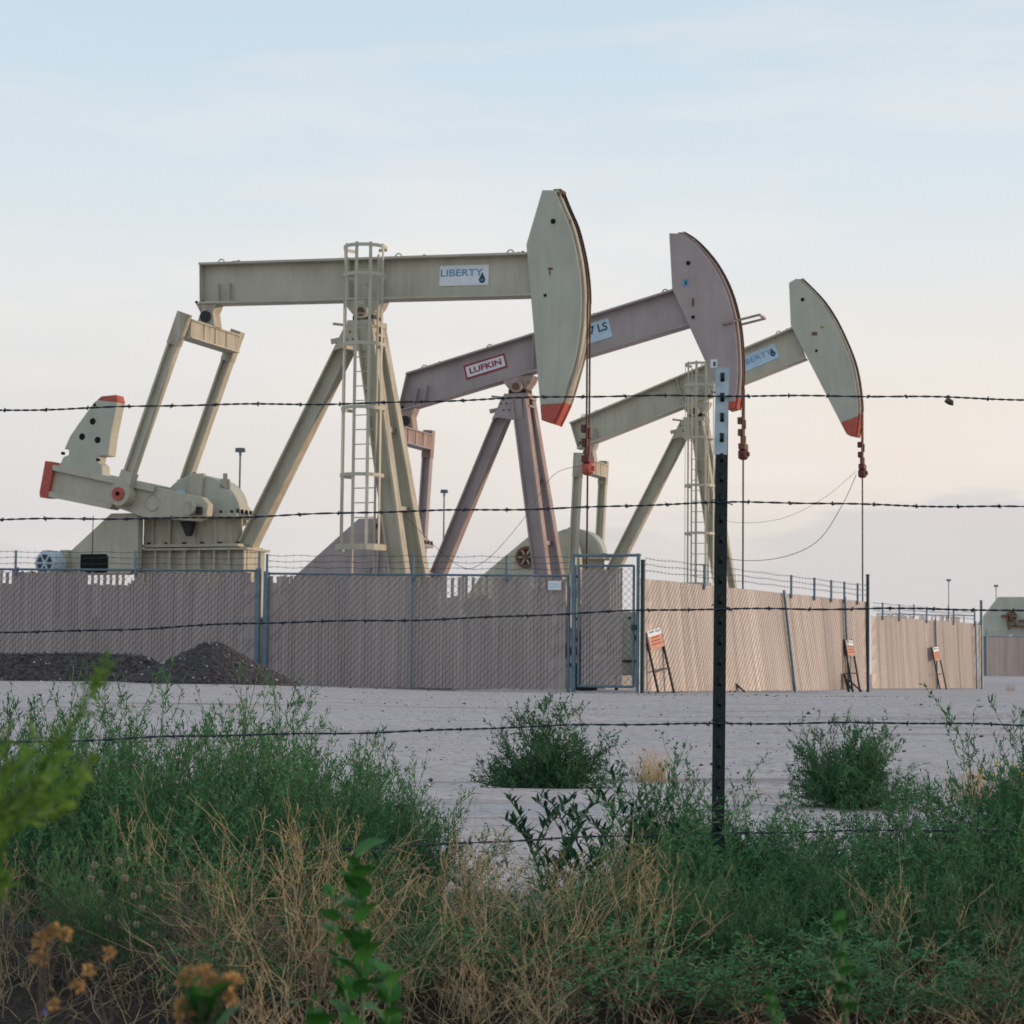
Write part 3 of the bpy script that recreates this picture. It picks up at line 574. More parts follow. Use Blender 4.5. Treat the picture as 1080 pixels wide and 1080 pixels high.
        if sg.get('drop'):
            dx, dz, r = sg['drop']; poly = [Rr(dx + r * math.cos(q), dz + r * math.sin(q)) for q in [RAD(-220 + 260 * k / 12) for k in range(13)]] + [Rr(dx, dz + r * 2.3)]
            MB().prism(poly, -.044, -.036).build('drop_logo', PAL['navy'], sn)
            MB().prism([Rr(dx - .5 * r, dz - .3 * r), Rr(dx + .5 * r, dz - .3 * r), Rr(dx + .5 * r, dz + .15 * r), Rr(dx - .5 * r, dz + .15 * r)], -.048, -.042).build('logo_window', PAL['skyblue'], sn)
    for (uu, vv, w, hh, col) in p.get('stickers', []):
        c = inv(root, uu, vv, -.25); s = MB(); s.box((c[0], -.2545, c[1]), (w, .005, hh)); s.build('sticker', PAL[col], root)
        if col != 'rust': MB().box((c[0] + w * .08, -.2585, c[1] - hh * .05), (w * .35, .004, hh * .5)).build('sticker_print', PAL['navy'], root)
    for pts, r in p.get('cables', []):
        P = [Vector(q) for q in pts]; out = []
        for i in range(len(P) - 1):                              # Catmull-Rom through the given points
            p0, p1, p2, p3 = P[max(i - 1, 0)], P[i], P[i + 1], P[min(i + 2, len(P) - 1)]
            for k in range(8):
                q = k / 8; out.append(.5 * ((2 * p1) + (p2 - p0) * q + (2 * p0 - 5 * p1 + 4 * p2 - p3) * q * q + (3 * p1 - p0 - 3 * p2 + p3) * q ** 3))
        MB().tube(out + [P[-1]], r, 5).build('load_cell_cable', PAL['cable'], root)
    return root

A1 = [(4.26, 10.07), (4.42, 9.68), (4.58, 9.32), (4.70, 8.90), (4.79, 8.45), (4.84, 7.94), (4.83, 7.34), (4.75, 6.75), (4.60, 6.20), (4.46, 5.78), (4.25, 5.35)]
jack1 = pumpjack(384, 330, 44, dict(
    clamp='red', label='nearest beige pumpjack with caged ladder, level beam and raised red-topped counterweight', paint='beige', worn='beige_worn', headpaint='green', pivot=(.07, 7.75),
    beam=((-3.80, 9.06), (-3.77, 8.17), (3.80, 8.85), (3.80, 7.96)), head=[(3.99, 10.09)] + A1 + [(4.02, 5.42), (3.99, 5.72), (3.66, 9.0)], arc=A1, tip=lambda q: q[1] - (5.73 + .02 * (q[0] - 4)),
    holes=[(583.5, 233.5, .055), (575, 311.5, .035)], carrier=4.55, rearfoot=(-2.62, 2.95), frontfoot=(1.28, 1.40, .58),
    ladder=(.42, -.62, 1.2, 8.9, [8.98, 8.40, 6.98, 5.68, 4.32, 2.86], .43), tail=(-3.60, 8.18), eq=(-3.60, 7.55), pin=(-4.93, 4.02), crank=0.0, gear=(0, 0),
    guard=[(-6.85, 2.36), (-6.72, 2.62), (-5.45, 3.66), (-4.78, 3.66), (-4.78, 2.50), (-5.0, 2.36)], opening=(-6.15, 2.40, -5.48, 2.80), motor=(-6.62, 2.58),
    signs=[dict(at=(489.5, 290.5), w=1.08, h=.42, bg='white', text=[('LIBERTY', .20, 'skyblue', -.06, .05, .002, 1.3)], drop=(.40, -.10, .068))],
    stickers=[(580, 286, .025, .16, 'rust'), (580.5, 283.5, .11, .04, 'rust')],
    cables=[([(4.84, -.1, 4.50), (4.3, -.3, 4.3), (3.9, -.9, 3.4), (3.2, -1.2, 2.55), (2.6, -1.2, 2.5), (1.4, -1.0, 3.5)], .005), ([(-3.75, -1.0, 7.55), (-3.85, -1.1, 7.2), (-4.0, -1.1, 6.9), (-3.98, -1.1, 6.75)], .012)]))
A2 = [(4.02, 10.91), (4.35, 10.68), (4.80, 10.15), (5.15, 9.48), (5.36, 8.72), (5.44, 8.0), (5.45, 7.34), (5.37, 6.66)]
jack2 = pumpjack(552, 405, 52, dict(
    label='mauve pumpjack behind the nearest one, with a red framed nameplate on its tilted beam', paint='mauve', worn='mauve_worn', headpaint='mauve', pivot=(-.08, 7.12),
    beam=((-3.05, 7.83), (-3.29, 6.84), (4.14, 9.66), (4.40, 8.73)), head=[(3.76, 10.93)] + A2 + [(5.20, 6.62), (3.84, 9.58)], arc=A2, tip=lambda q: q[1] - 6.80,
    holes=[(726, 277.5, .055), (731, 334.5, .045)], carrier=5.68, rearfoot=(-2.75, 1.5), frontfoot=(.93, 1.40, .6),
    ladder=None, tail=(-3.05, 6.93), eq=(-2.98, 6.28), pin=(-3.23, 2.05), crank=RAD(97), gear=(.1, -.1), dome=.72, plate=False,
    guard=[(-6.4, 1.9), (-5.7, 2.77), (-4.02, 4.15), (-3.3, 4.15), (-3.1, 3.8), (-3.1, 1.4), (-5.8, 1.4)],
    signs=[dict(at=(512, 386.5), w=1.12, h=.36, bg='white', border=True, text=[('LUFKIN', .20, 'crimson', 0, -.005, .006, 1.32)]), dict(at=(628, 350), w=.78, h=.48, bg='paleblue', text=[('7 LS', .27, 'navy', .09, .05, .006, 1.0)])],
    stickers=[(723, 298, .13, .18, 'skyblue'), (753, 383.5, .17, .20, 'white'), (731, 319, .06, .20, 'rust')]))
A3 = [(3.10, 11.56), (3.56, 11.08), (3.86, 10.68), (4.16, 10.14), (4.50, 9.34), (4.66, 8.75), (4.75, 8.05), (4.75, 7.6), (4.68, 7.07)]
jack3 = pumpjack(733, 428, 61, dict(
    label='farthest of the three large pumpjacks, beige with caged ladder and red horsehead tip', paint='beige', worn='beige_worn', headpaint='green', pivot=(.05, 7.80),
    beam=((-3.75, 7.72), (-3.50, 6.93), (2.95, 10.26), (3.25, 9.32)), head=[(2.80, 11.50), (3.02, 11.61)] + A3 + [(4.44, 7.13), (4.33, 7.34), (2.85, 10.28)], arc=A3, tip=lambda q: q[1] - (7.50 + .35 * (q[0] - 4.4)),
    holes=[(846.5, 316, .055), (861, 370, .04)], carrier=6.15, rearfoot=(-2.95, 2.4), frontfoot=(1.15, 1.40, .6),
    ladder=(.40, -.62, 1.2, 9.1, [9.15, 8.55, 7.05, 5.70, 4.35, 2.9], .42), tail=(-3.18, 7.08), eq=(-3.12, 6.45), pin=(-3.33, 2.05), crank=RAD(99), gear=(.05, .12),
    guard=[(-6.9, 2.3), (-6.3, 3.15), (-4.68, 4.42), (-3.5, 4.42), (-3.2, 4.0), (-3.2, 1.4), (-6.2, 1.4)], sheave=(-4.80, 3.74),
    signs=[dict(at=(799, 378), w=1.20, h=.44, bg='paleblue', text=[('LIBERTY', .22, 'skyblue', -.07, .02, .0, 1.3)], drop=(.46, -.05, .075))],
    stickers=[(859, 352, .16, .10, 'rust'), (867, 345, .12, .06, 'amber')],
    cables=[([(4.68, -.1, 6.0), (4.3, -.3, 5.1), (3.6, -.4, 4.1), (2.4, -.4, 3.65), (1.0, -.4, 3.7), (.4, -.4, 4.3)], .009), ([(4.68, -.1, 6.1), (3.8, -.5, 5.3), (2.6, -.6, 4.75), (1.2, -.6, 4.7), (.4, -.6, 5.1)], .005)]))
s = MB(); q0, q1 = inv(jack2, 776, 342, 0), inv(jack2, 804, 334, 0)
for yy in (-.28, .28): s.bar((q0[0] - .25, yy, q0[1] - .03), (q1[0], yy, q1[1]), .05, .05)
s.bar((q1[0], -.30, q1[1]), (q1[0], .30, q1[1]), .05, .05); s.build('work_bracket', PAL['mauve_worn'], jack2)
# one more unit far to the right: only its guard and crank come into the frame
jack4 = pumpjack(1168, 560, 126, dict(
    label='distant grey-green pumpjack base with rusty sheave beyond the right end of the fence', paint='green', worn='rust', headpaint='green', pivot=(.05, 7.80),
    beam=((-3.75, 8.25), (-3.65, 7.4), (3.0, 9.9), (3.2, 9.0)), head=[(2.80, 11.10)] + A3 + [(4.44, 7.13), (2.9, 9.9)], arc=A3, tip=None,
    holes=[], carrier=6.15, rearfoot=(-2.95, 2.9), frontfoot=(1.15, 1.40, .6), ladder=None, tail=(-3.3, 7.5), eq=(-3.2, 6.9), pin=(-3.33, 2.4), crank=RAD(99), gear=(0, .1),
    guard=[(-8.2, 2.2), (-7.8, 2.8), (-6.3, 4.75), (-3.3, 4.75), (-3.1, 1.4), (-7.8, 1.4)], sheave=(-5.5, 3.6)))
jack4.location.z = .5
s = MB()
for (u0, v0, u1, v1, w_) in ((1056, 641, 1066, 640, .14), (1066, 640, 1072, 652, .12), (1064, 651, 1086, 652, .12), (1062, 641, 1064, 655, .10), (1074, 646, 1090, 645, .14)):
    a, b = inv(jack4, u0, v0 + 9, -1.0), inv(jack4, u1, v1 + 9, -1.0); s.bar((a[0], -1.0, a[1]), (b[0], -1.0, b[1]), .2, w_)
s.build('brake_linkage', PAL['rust'], jack4)
a, b, c = inv(jack4, 1046, 680, -.9), inv(jack4, 1068, 668, -.9), inv(jack4, 1068, 682, -.9); MB().prism([a, b, c], -.95, -.85).build('step_plate', PAL['white'], jack4)

# wellhead under the nearest horsehead, seen through the gap beside the gate
wh = empty('wellhead', jack1.matrix_basis @ Vector((4.905, 0, 0))); tag(wh, 'dark wellhead with red valve standing behind the gap beside the gate', 'wellhead')
s = MB(); s.cyl((0, 0, 0), (0, 0, .5), .24, 16); s.cyl((0, 0, .5), (0, 0, .58), .34, 16); s.cyl((0, 0, .58), (0, 0, 1.2), .17, 14); s.cyl((0, 0, 1.0), (0, 0, 1.08), .28, 16); s.build('casing_head', PAL['black'], wh, smooth=40)
s = MB(); s.cyl((0, 0, 1.2), (0, 0, 1.75), .11, 12); s.cyl((0, 0, 1.7), (0, 0, 1.95), .07, 12); s.build('stuffing_box', PAL['rust'], wh, smooth=40)
s = MB(); s.cyl((-.7, 0, .82), (.7, 0, .82), .08, 10); s.cyl((-.45, -.1, .82), (-.45, .1, .82), .17, 12); s.cyl((.45, 0, .82), (.45, 0, 1.15), .05, 8); s.build('flow_valve', PAL['maroon'], wh, smooth=40)
p = at(664, 690, 43.5); eb = empty('equipment_cabinet', (p.x, p.y, gz(p.x, p.y))); tag(eb, 'beige steel cabinet on a black stand seen through the open strip of the gate', 'cabinet')
MB().box((0, .3, .98), (.9, .5, 1.3)).build('cabinet_body', PAL['beige_worn'], eb, bevel=.02); s = MB()
for i in (-.25, .25):
    for j in (.1, .5): s.box((i, j, .32), (.05, .05, .64))
s.box((0, .3, .62), (.66, .54, .04)); s.build('stand', PAL['black'], eb); s = MB()
for i in range(3): s.cyl((-.2 + .2 * i, .03, 1.5), (-.2 + .2 * i, .06, 1.5), .03, 8)
s.cyl((.12, .03, 1.1), (.12, .06, 1.1), .06, 10); s.build('gauge', PAL['black'], eb)

# ------------------------------------------------------------------ compound fences
def fence(name, label, P0, P1, zt, zb, posts, arms, slatm, bulge=0., seed=1, drops=(), rail=True, wires=3, pitch=.068, link_mesh=True, postm='galv', lean=0., group='slatted chain-link fences round the compound', gaps=(), big=(), fill=.43, ragged=.02, narrow=.012, behind=False, thin=(), thick=.006):
    """P0,P1 plan end points; zt,zb heights of top and bottom at both ends; posts/arms = parameters 0..1"""
    rnd = random.Random(seed); P0, P1 = Vector((*P0, 0)), Vector((*P1, 0)); Ln = (P1 - P0).length; D = (P1 - P0) / Ln; Nn = Vector((D.y, -D.x, 0))
    if Nn.y > 0: Nn = -Nn                                             # outward, towards the camera side
    root = empty(name, P0); tag(root, label, 'fence', group)
    top = lambda t: zt[0] + (zt[1] - zt[0]) * t
    bot = lambda t: zb[0] + (zb[1] - zb[0]) * t
    ph = [rnd.uniform(0, 6) for _ in range(4)]
    def out(t): return bulge * (max(math.sin(math.pi * min(max(t, .0), 1)), 0) ** .6) * (.8 + .25 * math.sin(9 * t + ph[0]))
    def wav(t, h): return (.018 + .10 * bulge) * (math.sin(t * Ln * 1.9 + ph[1]) + .22 * math.sin(t * Ln * 4.3 + ph[2]) + .7 * math.sin(t * Ln * .8 + ph[3])) * (1 - .5 * h)
    def pt(t, h, o=0):
        """h 0 bottom .. 1 top"""
        z = bot(t) + (top(t) - bot(t)) * h
        return D * (t * Ln) + Nn * (out(t) * (1 - h) ** 1.2 + wav(t, h) + o) + D * (lean * (1 - h)) + Vector((0, 0, z))
    n = int(Ln / pitch); sl = MB()
    for i in range(n):
        t = (i + .5) / n; w = pitch * fill; hi = 1 - rnd.uniform(0, ragged); lo = rnd.uniform(0, .008)
        for a, b, pr, amt in drops:
            if a < t < b and ((i % 2 == 0 and rnd.random() < pr + .35) if b - a < .5 else rnd.random() < pr): hi -= rnd.uniform(.7, 1) * amt
        if any(a < t < b for a, b in gaps): continue
        if rnd.random() < narrow: w *= .72
        tw = rnd.uniform(-.008, .008) * (1 if fill < .48 else .4); hs = (lo, .25, .5, .75, hi); vs = []
        for h in hs:
            a = pt(t - w / Ln, h, tw); b = pt(t + w / Ln, h, -tw); vs += [a, b, b - Nn * thick, a - Nn * thick]
        f = [(0, 1, 2, 3), (19, 18, 17, 16)]
        for k in range(4): f += [(4 * k, 4 * k + 4, 4 * k + 5, 4 * k + 1), (4 * k + 1, 4 * k + 5, 4 * k + 6, 4 * k + 2), (4 * k + 2, 4 * k + 6, 4 * k + 7, 4 * k + 3), (4 * k + 3, 4 * k + 7, 4 * k + 4, 4 * k)]
        sl.add(vs, f)
    tag(sl.build('privacy_slats', slatm, root), kind='stuff')
    if link_mesh:
        cm = MB(); sp = .136; H = top(0) - bot(0); i = -int(H / sp)
        while i * sp < Ln:
            for sg, o in ((1, .012), (-1, -.016)):
                pts = []
                for k in range(6):
                    h = k / 5; s0 = i * sp + (H * h if sg > 0 else H * (1 - h)); 
                    if 0 <= s0 <= Ln: pts.append(pt(s0 / Ln, h, o))
                if len(pts) > 1: cm.tube(pts, .0038, 3, False)
            i += 1
        tag(cm.build('chain_link', PAL['mesh'], root), kind='stuff')
    for t in posts:
        o_ = -.05 if (behind and t not in big and t not in thin) else .05; a, b = pt(t, 0, o_), pt(t, 1, o_); r = .055 if t in big else (.012 if t in thin else .032)
        MB().tube([a - Vector((0, 0, .15)), b, b + (b - a).normalized() * .06 ], r, 10).build('post', PAL[postm if t not in big else 'galv'], root)
    for t in arms:
        b = pt(t, 1, .03); MB().tube([b - Vector((0, 0, .1)), b + Vector((0, 0, .40))], .026, 8).build('barb_arm', PAL['galv'], root)
    if rail: MB().tube([pt(k / 24, 1, .012) + Vector((0, 0, .02)) for k in range(25)], .022, 8).build('top_rail', PAL['galv'], root)
    for k in range(wires):
        zz = .14 + .115 * k; n = 40; w = MB().tube([pt(q / n, 1, .03) + Vector((0, 0, zz + .012 * math.sin(q * 1.3 + k))) for q in range(n + 1)], .0045, 4)
        for q in range(int(Ln / .16)):
            c = pt((q + .5) * .16 / Ln, 1, .03) + Vector((0, 0, zz)); w.bar(c - Vector((0, 0, .03)), c + Vector((.01, 0, .03)), .005, .005)
        w.build('barbed_strand', PAL['barb'], root)
    return root, pt
CORN = at(678, 728, 39.3); FD = Vector((-math.cos(RAD(17)), math.sin(RAD(17)), 0))
def fp(u):
    """point of the front fence line seen at image column u"""
    d = FW * FPX + RT * (u - 540) + UP * (540 - 700); k = d.x / d.y; t = (CORN.x - k * CORN.y) / (k * FD.y - FD.x); return CORN + FD * t
def zat(u, v): return at(u, v, fp(u).y).z
a, b = fp(-130), fp(273)
fence('slat_fence', 'front run of tan slatted fence behind the gravel, left of the double blue posts', (a.x, a.y), (b.x, b.y), (zat(-130, 600.5), zat(273, 603)), (.12, .11), [.30, .372, .685, .998], [.372, .685, .998], PAL['slat'],
      seed=4, fill=.445, thick=.02, drops=((.28, .36, .55, .15), (.42, .47, .5, .10), (.54, .67, .6, .13), (0, 1, .04, .10)), big=(.998,), behind=True)
a, b = fp(279.5), fp(600)
_, ptm = fence('slat_fence', 'front run of tan slatted fence between the double blue posts and the gate', (a.x, a.y), (b.x, b.y), (zat(279.5, 606), zat(600, 608.5)), (zat(300, 724), zat(600, 728)), [.003, .497, .996], [.003, .497, .80], PAL['slat'],
      seed=9, drops=((.60, .78, .4, .2), (.02, .05, .4, .08), (0, 1, .03, .12), (.86, .94, .45, .14)), big=(.003,), gaps=((.992, 1),), behind=True, thin=(.497,), narrow=.03, fill=.44, thick=.02)
# small notice on the fence beside the gate
q = fp(586); q2 = at(585, 617.5, q.y - .1); nb = MB().box((0, 0, 0), (.25, .012, .17)).build('notice_board', PAL['white'], None); nb.location = q2; nb.rotation_euler.z = RAD(-17); tag(nb, 'small blank white notice fixed to the tan fence beside the gate', 'notice')
MB().box((0, -.009, .03), (.19, .006, .012)).build('printed_line', PAL['paleblue'], nb); MB().box((0, -.009, -.02), (.19, .006, .012)).build('printed_line', PAL['paleblue'], nb)
# gate
def build_gate():
    g0, g1 = fp(605), fp(673); L = (g1 - g0).length; D = (g1 - g0) / L; root = empty('gate', g0); tag(root, 'blue pipe walk gate with tan slats and an open strip beside its latch', 'gate')
    zb, zt, zo = gz(g0.x, g0.y) - .02, at(610, 601.5, g0.y).z, at(605, 590.5, g0.y).z
    P = lambda s, z, o=0: D * s + Vector((D.y, -D.x, 0)) * o + Vector((0, 0, z))
    for s, zz in ((0, zo + .02), (L, zo + .03)): MB().cyl(P(s, zb - .1), P(s, zz), .04, 12).build('gate_post', PAL['galv'], root)
    MB().cyl(P(-.04, zo), P(L + .04, zo), .028, 10).build('top_pipe', PAL['galv'], root)
    e = .09; r = .024; f = MB(); a, b = e, L - .09
    for s in (a, b): f.cyl(P(s, zb + .05), P(s, zt), r, 10)
    for z in (zb + .06, zt): f.cyl(P(a, z), P(b, z), r, 10)
    f.build('gate_frame', PAL['galv'], root)
    rnd = random.Random(5); sl = MB(); n = 14; x0, x1 = a + .05, a + (b - a) * .80
    for i in range(n):
        s0 = x0 + (x1 - x0) * i / n; s1 = s0 + (x1 - x0) / n * .9; h = zt - .03 - rnd.uniform(0, .05) - (.10 if i in (6, 9) else 0)
        sl.add([P(s0, zb + .08, .0), P(s1, zb + .08, .006), P(s1, h, .006), P(s0, h, 0), P(s0, zb + .08, -.006), P(s1, zb + .08, 0), P(s1, h, 0), P(s0, h, -.006)], [(0, 1, 2, 3), (7, 6, 5, 4), (0, 4, 5, 1), (1, 5, 6, 2), (2, 6, 7, 3), (3, 7, 4, 0)])
    tag(sl.build('privacy_slats', PAL['slat'], root), kind='stuff')
    cm = MB(); H = zt - zb - .1; sp = .136; i = -int(H / sp)
    while i * sp < b - a:
        for sg, o in ((1, .014), (-1, -.014)):
            s0, s1 = i * sp, i * sp + H; lo, hi = max(s0, 0), min(s1, b - a)
            if hi > lo:
                f0, f1 = (lo - s0) / H, (hi - s0) / H
                if sg < 0: f0, f1 = 1 - f0, 1 - f1
                cm.tube([P(a + lo, zb + .06 + H * f0, o), P(a + hi, zb + .06 + H * f1, o)], .0038, 3, False)
        i += 1
    tag(cm.build('chain_link', PAL['mesh'], root), kind='stuff')
    s = MB()
    for z in (zb + .25, zb + .75, zb + 1.3, zt - .2): s.box(P(.045, z), (.1, .03, .05))
    s.build('hinge', PAL['galvd'], root); s = MB(); s.box(P(b + .02, zb + 1.15, .03), (.12, .05, .1)); s.build('latch', PAL['galvd'], root)
build_gate()
# right hand run, leaning
CA = at(914.5, 728, 50.3)
_, ptA = fence('slat_fence', 'sunlit leaning run of tan slatted fence right of the gate, the long near one', (CORN.x, CORN.y), (CA.x, CA.y), (at(680, 610, CORN.y).z, at(914, 634.5, 50.3).z), (.05, .07), [.565, .87], [.22, .60, .705, .80, .87, .94], PAL['slat2'],
      bulge=.24, seed=12, rail=False, lean=.10, postm='galv', fill=.49, ragged=.006, narrow=.0)
def pole_post(name, label, u, v0, y, v1, m, r=.04):
    a = at(u, v1, y); o = empty(name, (a.x, a.y, gz(a.x, a.y))); tag(o, label, 'fence post', 'corner posts of the compound'); h = at(u, v0, y).z - o.location.z
    MB().cyl((0, 0, -.2), (0, 0, h), r, 12).build('pipe', PAL[m], o); MB().cyl((0, 0, h), (0, 0, h + .03), r * 1.15, 12).build('cap', PAL[m], o); s = MB()
    for k in range(3): s.box((0, -r, h - .08 - .115 * k), (.05, .03, .02))
    s.build('wire_clip', PAL['galvd'], o)
pole_post('corner_post', 'black corner post between the gate and the sunlit leaning fence', 677.5, 592, 39.2, 729, 'galvd', .042)
pole_post('corner_post', 'tall dark post where the leaning fence ends at a step', 915.5, 607, 50.2, 728, 'galvd', .04)
B0, B1 = at(919, 727, 60.6), at(1028, 726, 70.0)
fence('slat_fence', 'farther pale run of slatted fence ending at the right corner posts', (B0.x, B0.y), (B1.x, B1.y), (at(919, 649.5, 60.6).z, at(1028, 657.5, 70.).z), (.04, .05), [.58, .995], [.08, .24, .50, .76, .99], PAL['slat2'], bulge=.16, seed=15, rail=False, fill=.49, ragged=.006, narrow=0)
B2 = at(1036, 726, 70.9)
pole_post('corner_post', 'blue-grey corner post at the far right end of the compound', 1035.5, 634, 70.9, 726, 'galv', .05)
fence('slat_fence', 'narrow return of slatted fence beside the far right corner post', (B1.x + .12, B1.y + .25), (B2.x, B2.y), (at(1030, 658, 70.).z, at(1036, 658.5, 70.9).z), (.05, .05), [], [], PAL['slat2'], seed=3, rail=False, wires=0)
D0, D1 = at(925, 728, 76), at(1029, 727, 84)
fence('slat_fence', 'gappy far side of the compound whose slat tops show above the pale fence', (D0.x, D0.y), (D1.x, D1.y), (at(925, 648, 76).z, at(1029, 650, 84).z), (.08, .15), [], [.35, .7], PAL['slat3'], seed=21, drops=((.25, 1, .5, .25),), link_mesh=False, pitch=.16, wires=2)
E0, E1 = at(1037, 712, 112), at(1180, 713, 116)
fence('slat_fence', 'distant grey slatted fence in front of the far pumpjack base', (E0.x, E0.y), (E1.x, E1.y), (at(1037, 671.5, 112).z, at(1180, 672, 116).z), (.52, .54), [.02, .33], [.02, .33, .66], PAL['slat3'], seed=22, link_mesh=False, pitch=.085, wires=2, fill=.495, ragged=.004, narrow=0)
# leaning A-frame signs
def frame_sign(label, u, v0, y, w, hp, lx, rz, tilt, base):
    """two black legs, cross bar, orange and white panel at the top"""
    p = at(u, v0, y); o = empty('frame_sign', (p.x, p.y, gz(p.x, p.y))); tag(o, label, 'sign', 'signs leaning on the compound fence'); H = base
    o.rotation_euler = (RAD(-10), RAD(tilt), rz)
    s = MB()
    for sx in (-1, 1): s.bar((sx * w / 2, 0, -.05), (sx * w / 2, 0, H), .035, .04)
    s.build('leg', PAL['black'], o); MB().bar((-w / 2, 0, H * .36), (w / 2, 0, H * .36), .025, .03).build('cross_bar', PAL['black'], o)
    pn = MB().box((0, -.02, H - hp / 2 - .02), (w * .92, .012, hp)).build('panel', PAL['orange'], o)
    MB().box((0, -.0285, H - hp * .17 - .02), (w * .90, .006, hp * .32)).build('white_band', PAL['white'], pn); s = MB(); s.box((-w * .18, -.033, H - hp * .17), (w * .34, .004, hp * .10)); s.box((w * .22, -.033, H - hp * .20), (w * .25, .004, hp * .08)); s.build('band_print', PAL['galv'], pn); s = MB()
    for k, wd in enumerate((.5, .62, .7)): s.box((.01, -.0285, H - hp * (.48 + .17 * k)), (w * wd, .006, hp * .055))
    s.build('print_lines', PAL['crimson'], pn)
frame_sign('nearest orange and white sign on a black frame leaning on the sunlit fence', 703, 729, 39.75, .62, .36, 0, RAD(60), -9, 1.24)
frame_sign('orange sign on a black frame beside the tall dark post', 903.5, 728, 48.9, .46, .36, 0, RAD(60), 0, 1.22)
frame_sign('farthest orange sign on a black frame leaning on the pale fence', 995, 727, 65.6, .56, .42, 0, RAD(60), -6, 1.34)
def scrap(u, v, y, label):
    p = at(u, v, y); o = empty('plank_pile', (p.x, p.y, gz(p.x, p.y))); tag(o, label, 'planks')
    for a, b in (((0, 0, 0), (-.10, .05, .42)), ((.10, 0, .02), (-.06, .1, .30)), ((.30, 0, .02), (-.02, .05, .30))): MB().bar(a, b, .10, .03).build('plank', PAL['black'], o)
scrap(770, 729, 43.0, 'dark broken boards lying at the foot of the sunlit fence'); scrap(895, 728, 48.6, 'dark boards leaning beside the sign near the tall dark post')

# ------------------------------------------------------------------ gravel
def gravel(name, label, fn, x0, x1, y0, y1, n, seed):
    rng = np.random.default_rng(seed); xs = np.arange(x0, x1, .06); ys = np.arange(y0, y1, .07); X, Y = np.meshgrid(xs, ys); H = fn(X, Y)
    Z = gz(X, Y) + H + np.where(H > .02, rng.normal(0, .007, X.shape), -.03); idx = np.arange(Z.size).reshape(Z.shape); F = np.stack([idx[:-1, :-1], idx[:-1, 1:], idx[1:, 1:], idx[1:, :-1]], -1).reshape(-1, 4)
    o = tag(link(name, np_mesh(name, np.stack([X, Y, Z], -1).reshape(-1, 3), F, [PAL['gravel']])), label, 'gravel pile')
    x = rng.uniform(x0, x1, n); y = rng.uniform(y0, y1, n); h = fn(x, y); k = h > .03; x, y, h = x[k], y[k], h[k]; N = len(x); s = rng.gamma(2, .006, N) + .010
    oc = np.array([[1, 0, 0], [0, 1, 0], [-1, 0, 0], [0, -1, 0], [0, 0, .8], [0, 0, -.8]]); V = oc[None] * s[:, None, None] * rng.uniform(.6, 1.4, (N, 6, 1)) + np.stack([x, y, gz(x, y) + h], -1)[:, None]
    T = np.array([[0, 1, 4], [1, 2, 4], [2, 3, 4], [3, 0, 4], [1, 0, 5], [2, 1, 5], [3, 2, 5], [0, 3, 5]]); w = rng.random(N); mi = np.where(w > .985, 1, 0)
    me = np_mesh('loose_gravel', V.reshape(-1, 3), (T[None] + np.arange(N)[:, None, None] * 6).reshape(-1, 3), [PAL['gstone'], PAL['wstone']], np.repeat(mi, 8)); tag(link('loose_gravel', me, o), kind='stuff')
pk = at(228, 678, 38.6)
gravel('gravel_pile', 'rounded heap of dark gravel in front of the fence by the double posts', lambda x, y: (np.clip(.74 - np.hypot(np.where(x > pk.x, (x - pk.x) * .455, (x - pk.x) * .43), (y - 38.2) * .62), -1, .68) + .05 * np.exp(-((x - pk.x) / .5) ** 2)) , -7.6, -3.0, 36.6, 40.2, 26000, 5)
gravel('gravel_ridge', 'long low flat-topped bank of dark gravel along the fence at the left', lambda x, y: np.clip(np.clip(1.0 - np.abs(y - 39.4 - .0 * x) * 1.0, -1, .50) - .5 * sm(-6.9, -5.9, x), -1, .5) + .012 * np.sin(x * 3) , -13.5, -5.6, 37.8, 40.8, 30000, 6)

# ------------------------------------------------------------------ light poles
def light_pole(u, v, y, label):
    p = at(u, v, y); g = float(gz(p.x, p.y)); o = empty('light_pole', (p.x, p.y, g)); tag(o, label, 'light pole', 'area light poles far behind the compound'); h = p.z - g
    MB().tube([(0, 0, 0), (0, 0, h)], [.055, .04], 8).build('pole', PAL['lamp'], o)
    hd = MB().box((0, 0, h), (.42, .36, .15)).build('lamp_head', PAL['lamp'], o); MB().box((0, 0, h + .09), (.36, .3, .03)).build('lamp_cap', PAL['galv'], hd); MB().cyl((0, 0, h - .25), (0, 0, h - .08), .06, 8).build('bracket', PAL['lamp'], o)
light_pole(253.5, 475, 96, 'light pole rising beside the gearbox of the nearest pumpjack'); light_pole(468.5, 518.5, 122, 'light pole seen under the mauve pumpjack between its pitman and leg')
light_pole(1000.5, 612, 215, 'distant light pole left of the far pumpjack base'); light_pole(1050.5, 618, 220, 'distant light pole above the far pumpjack base at the right edge')

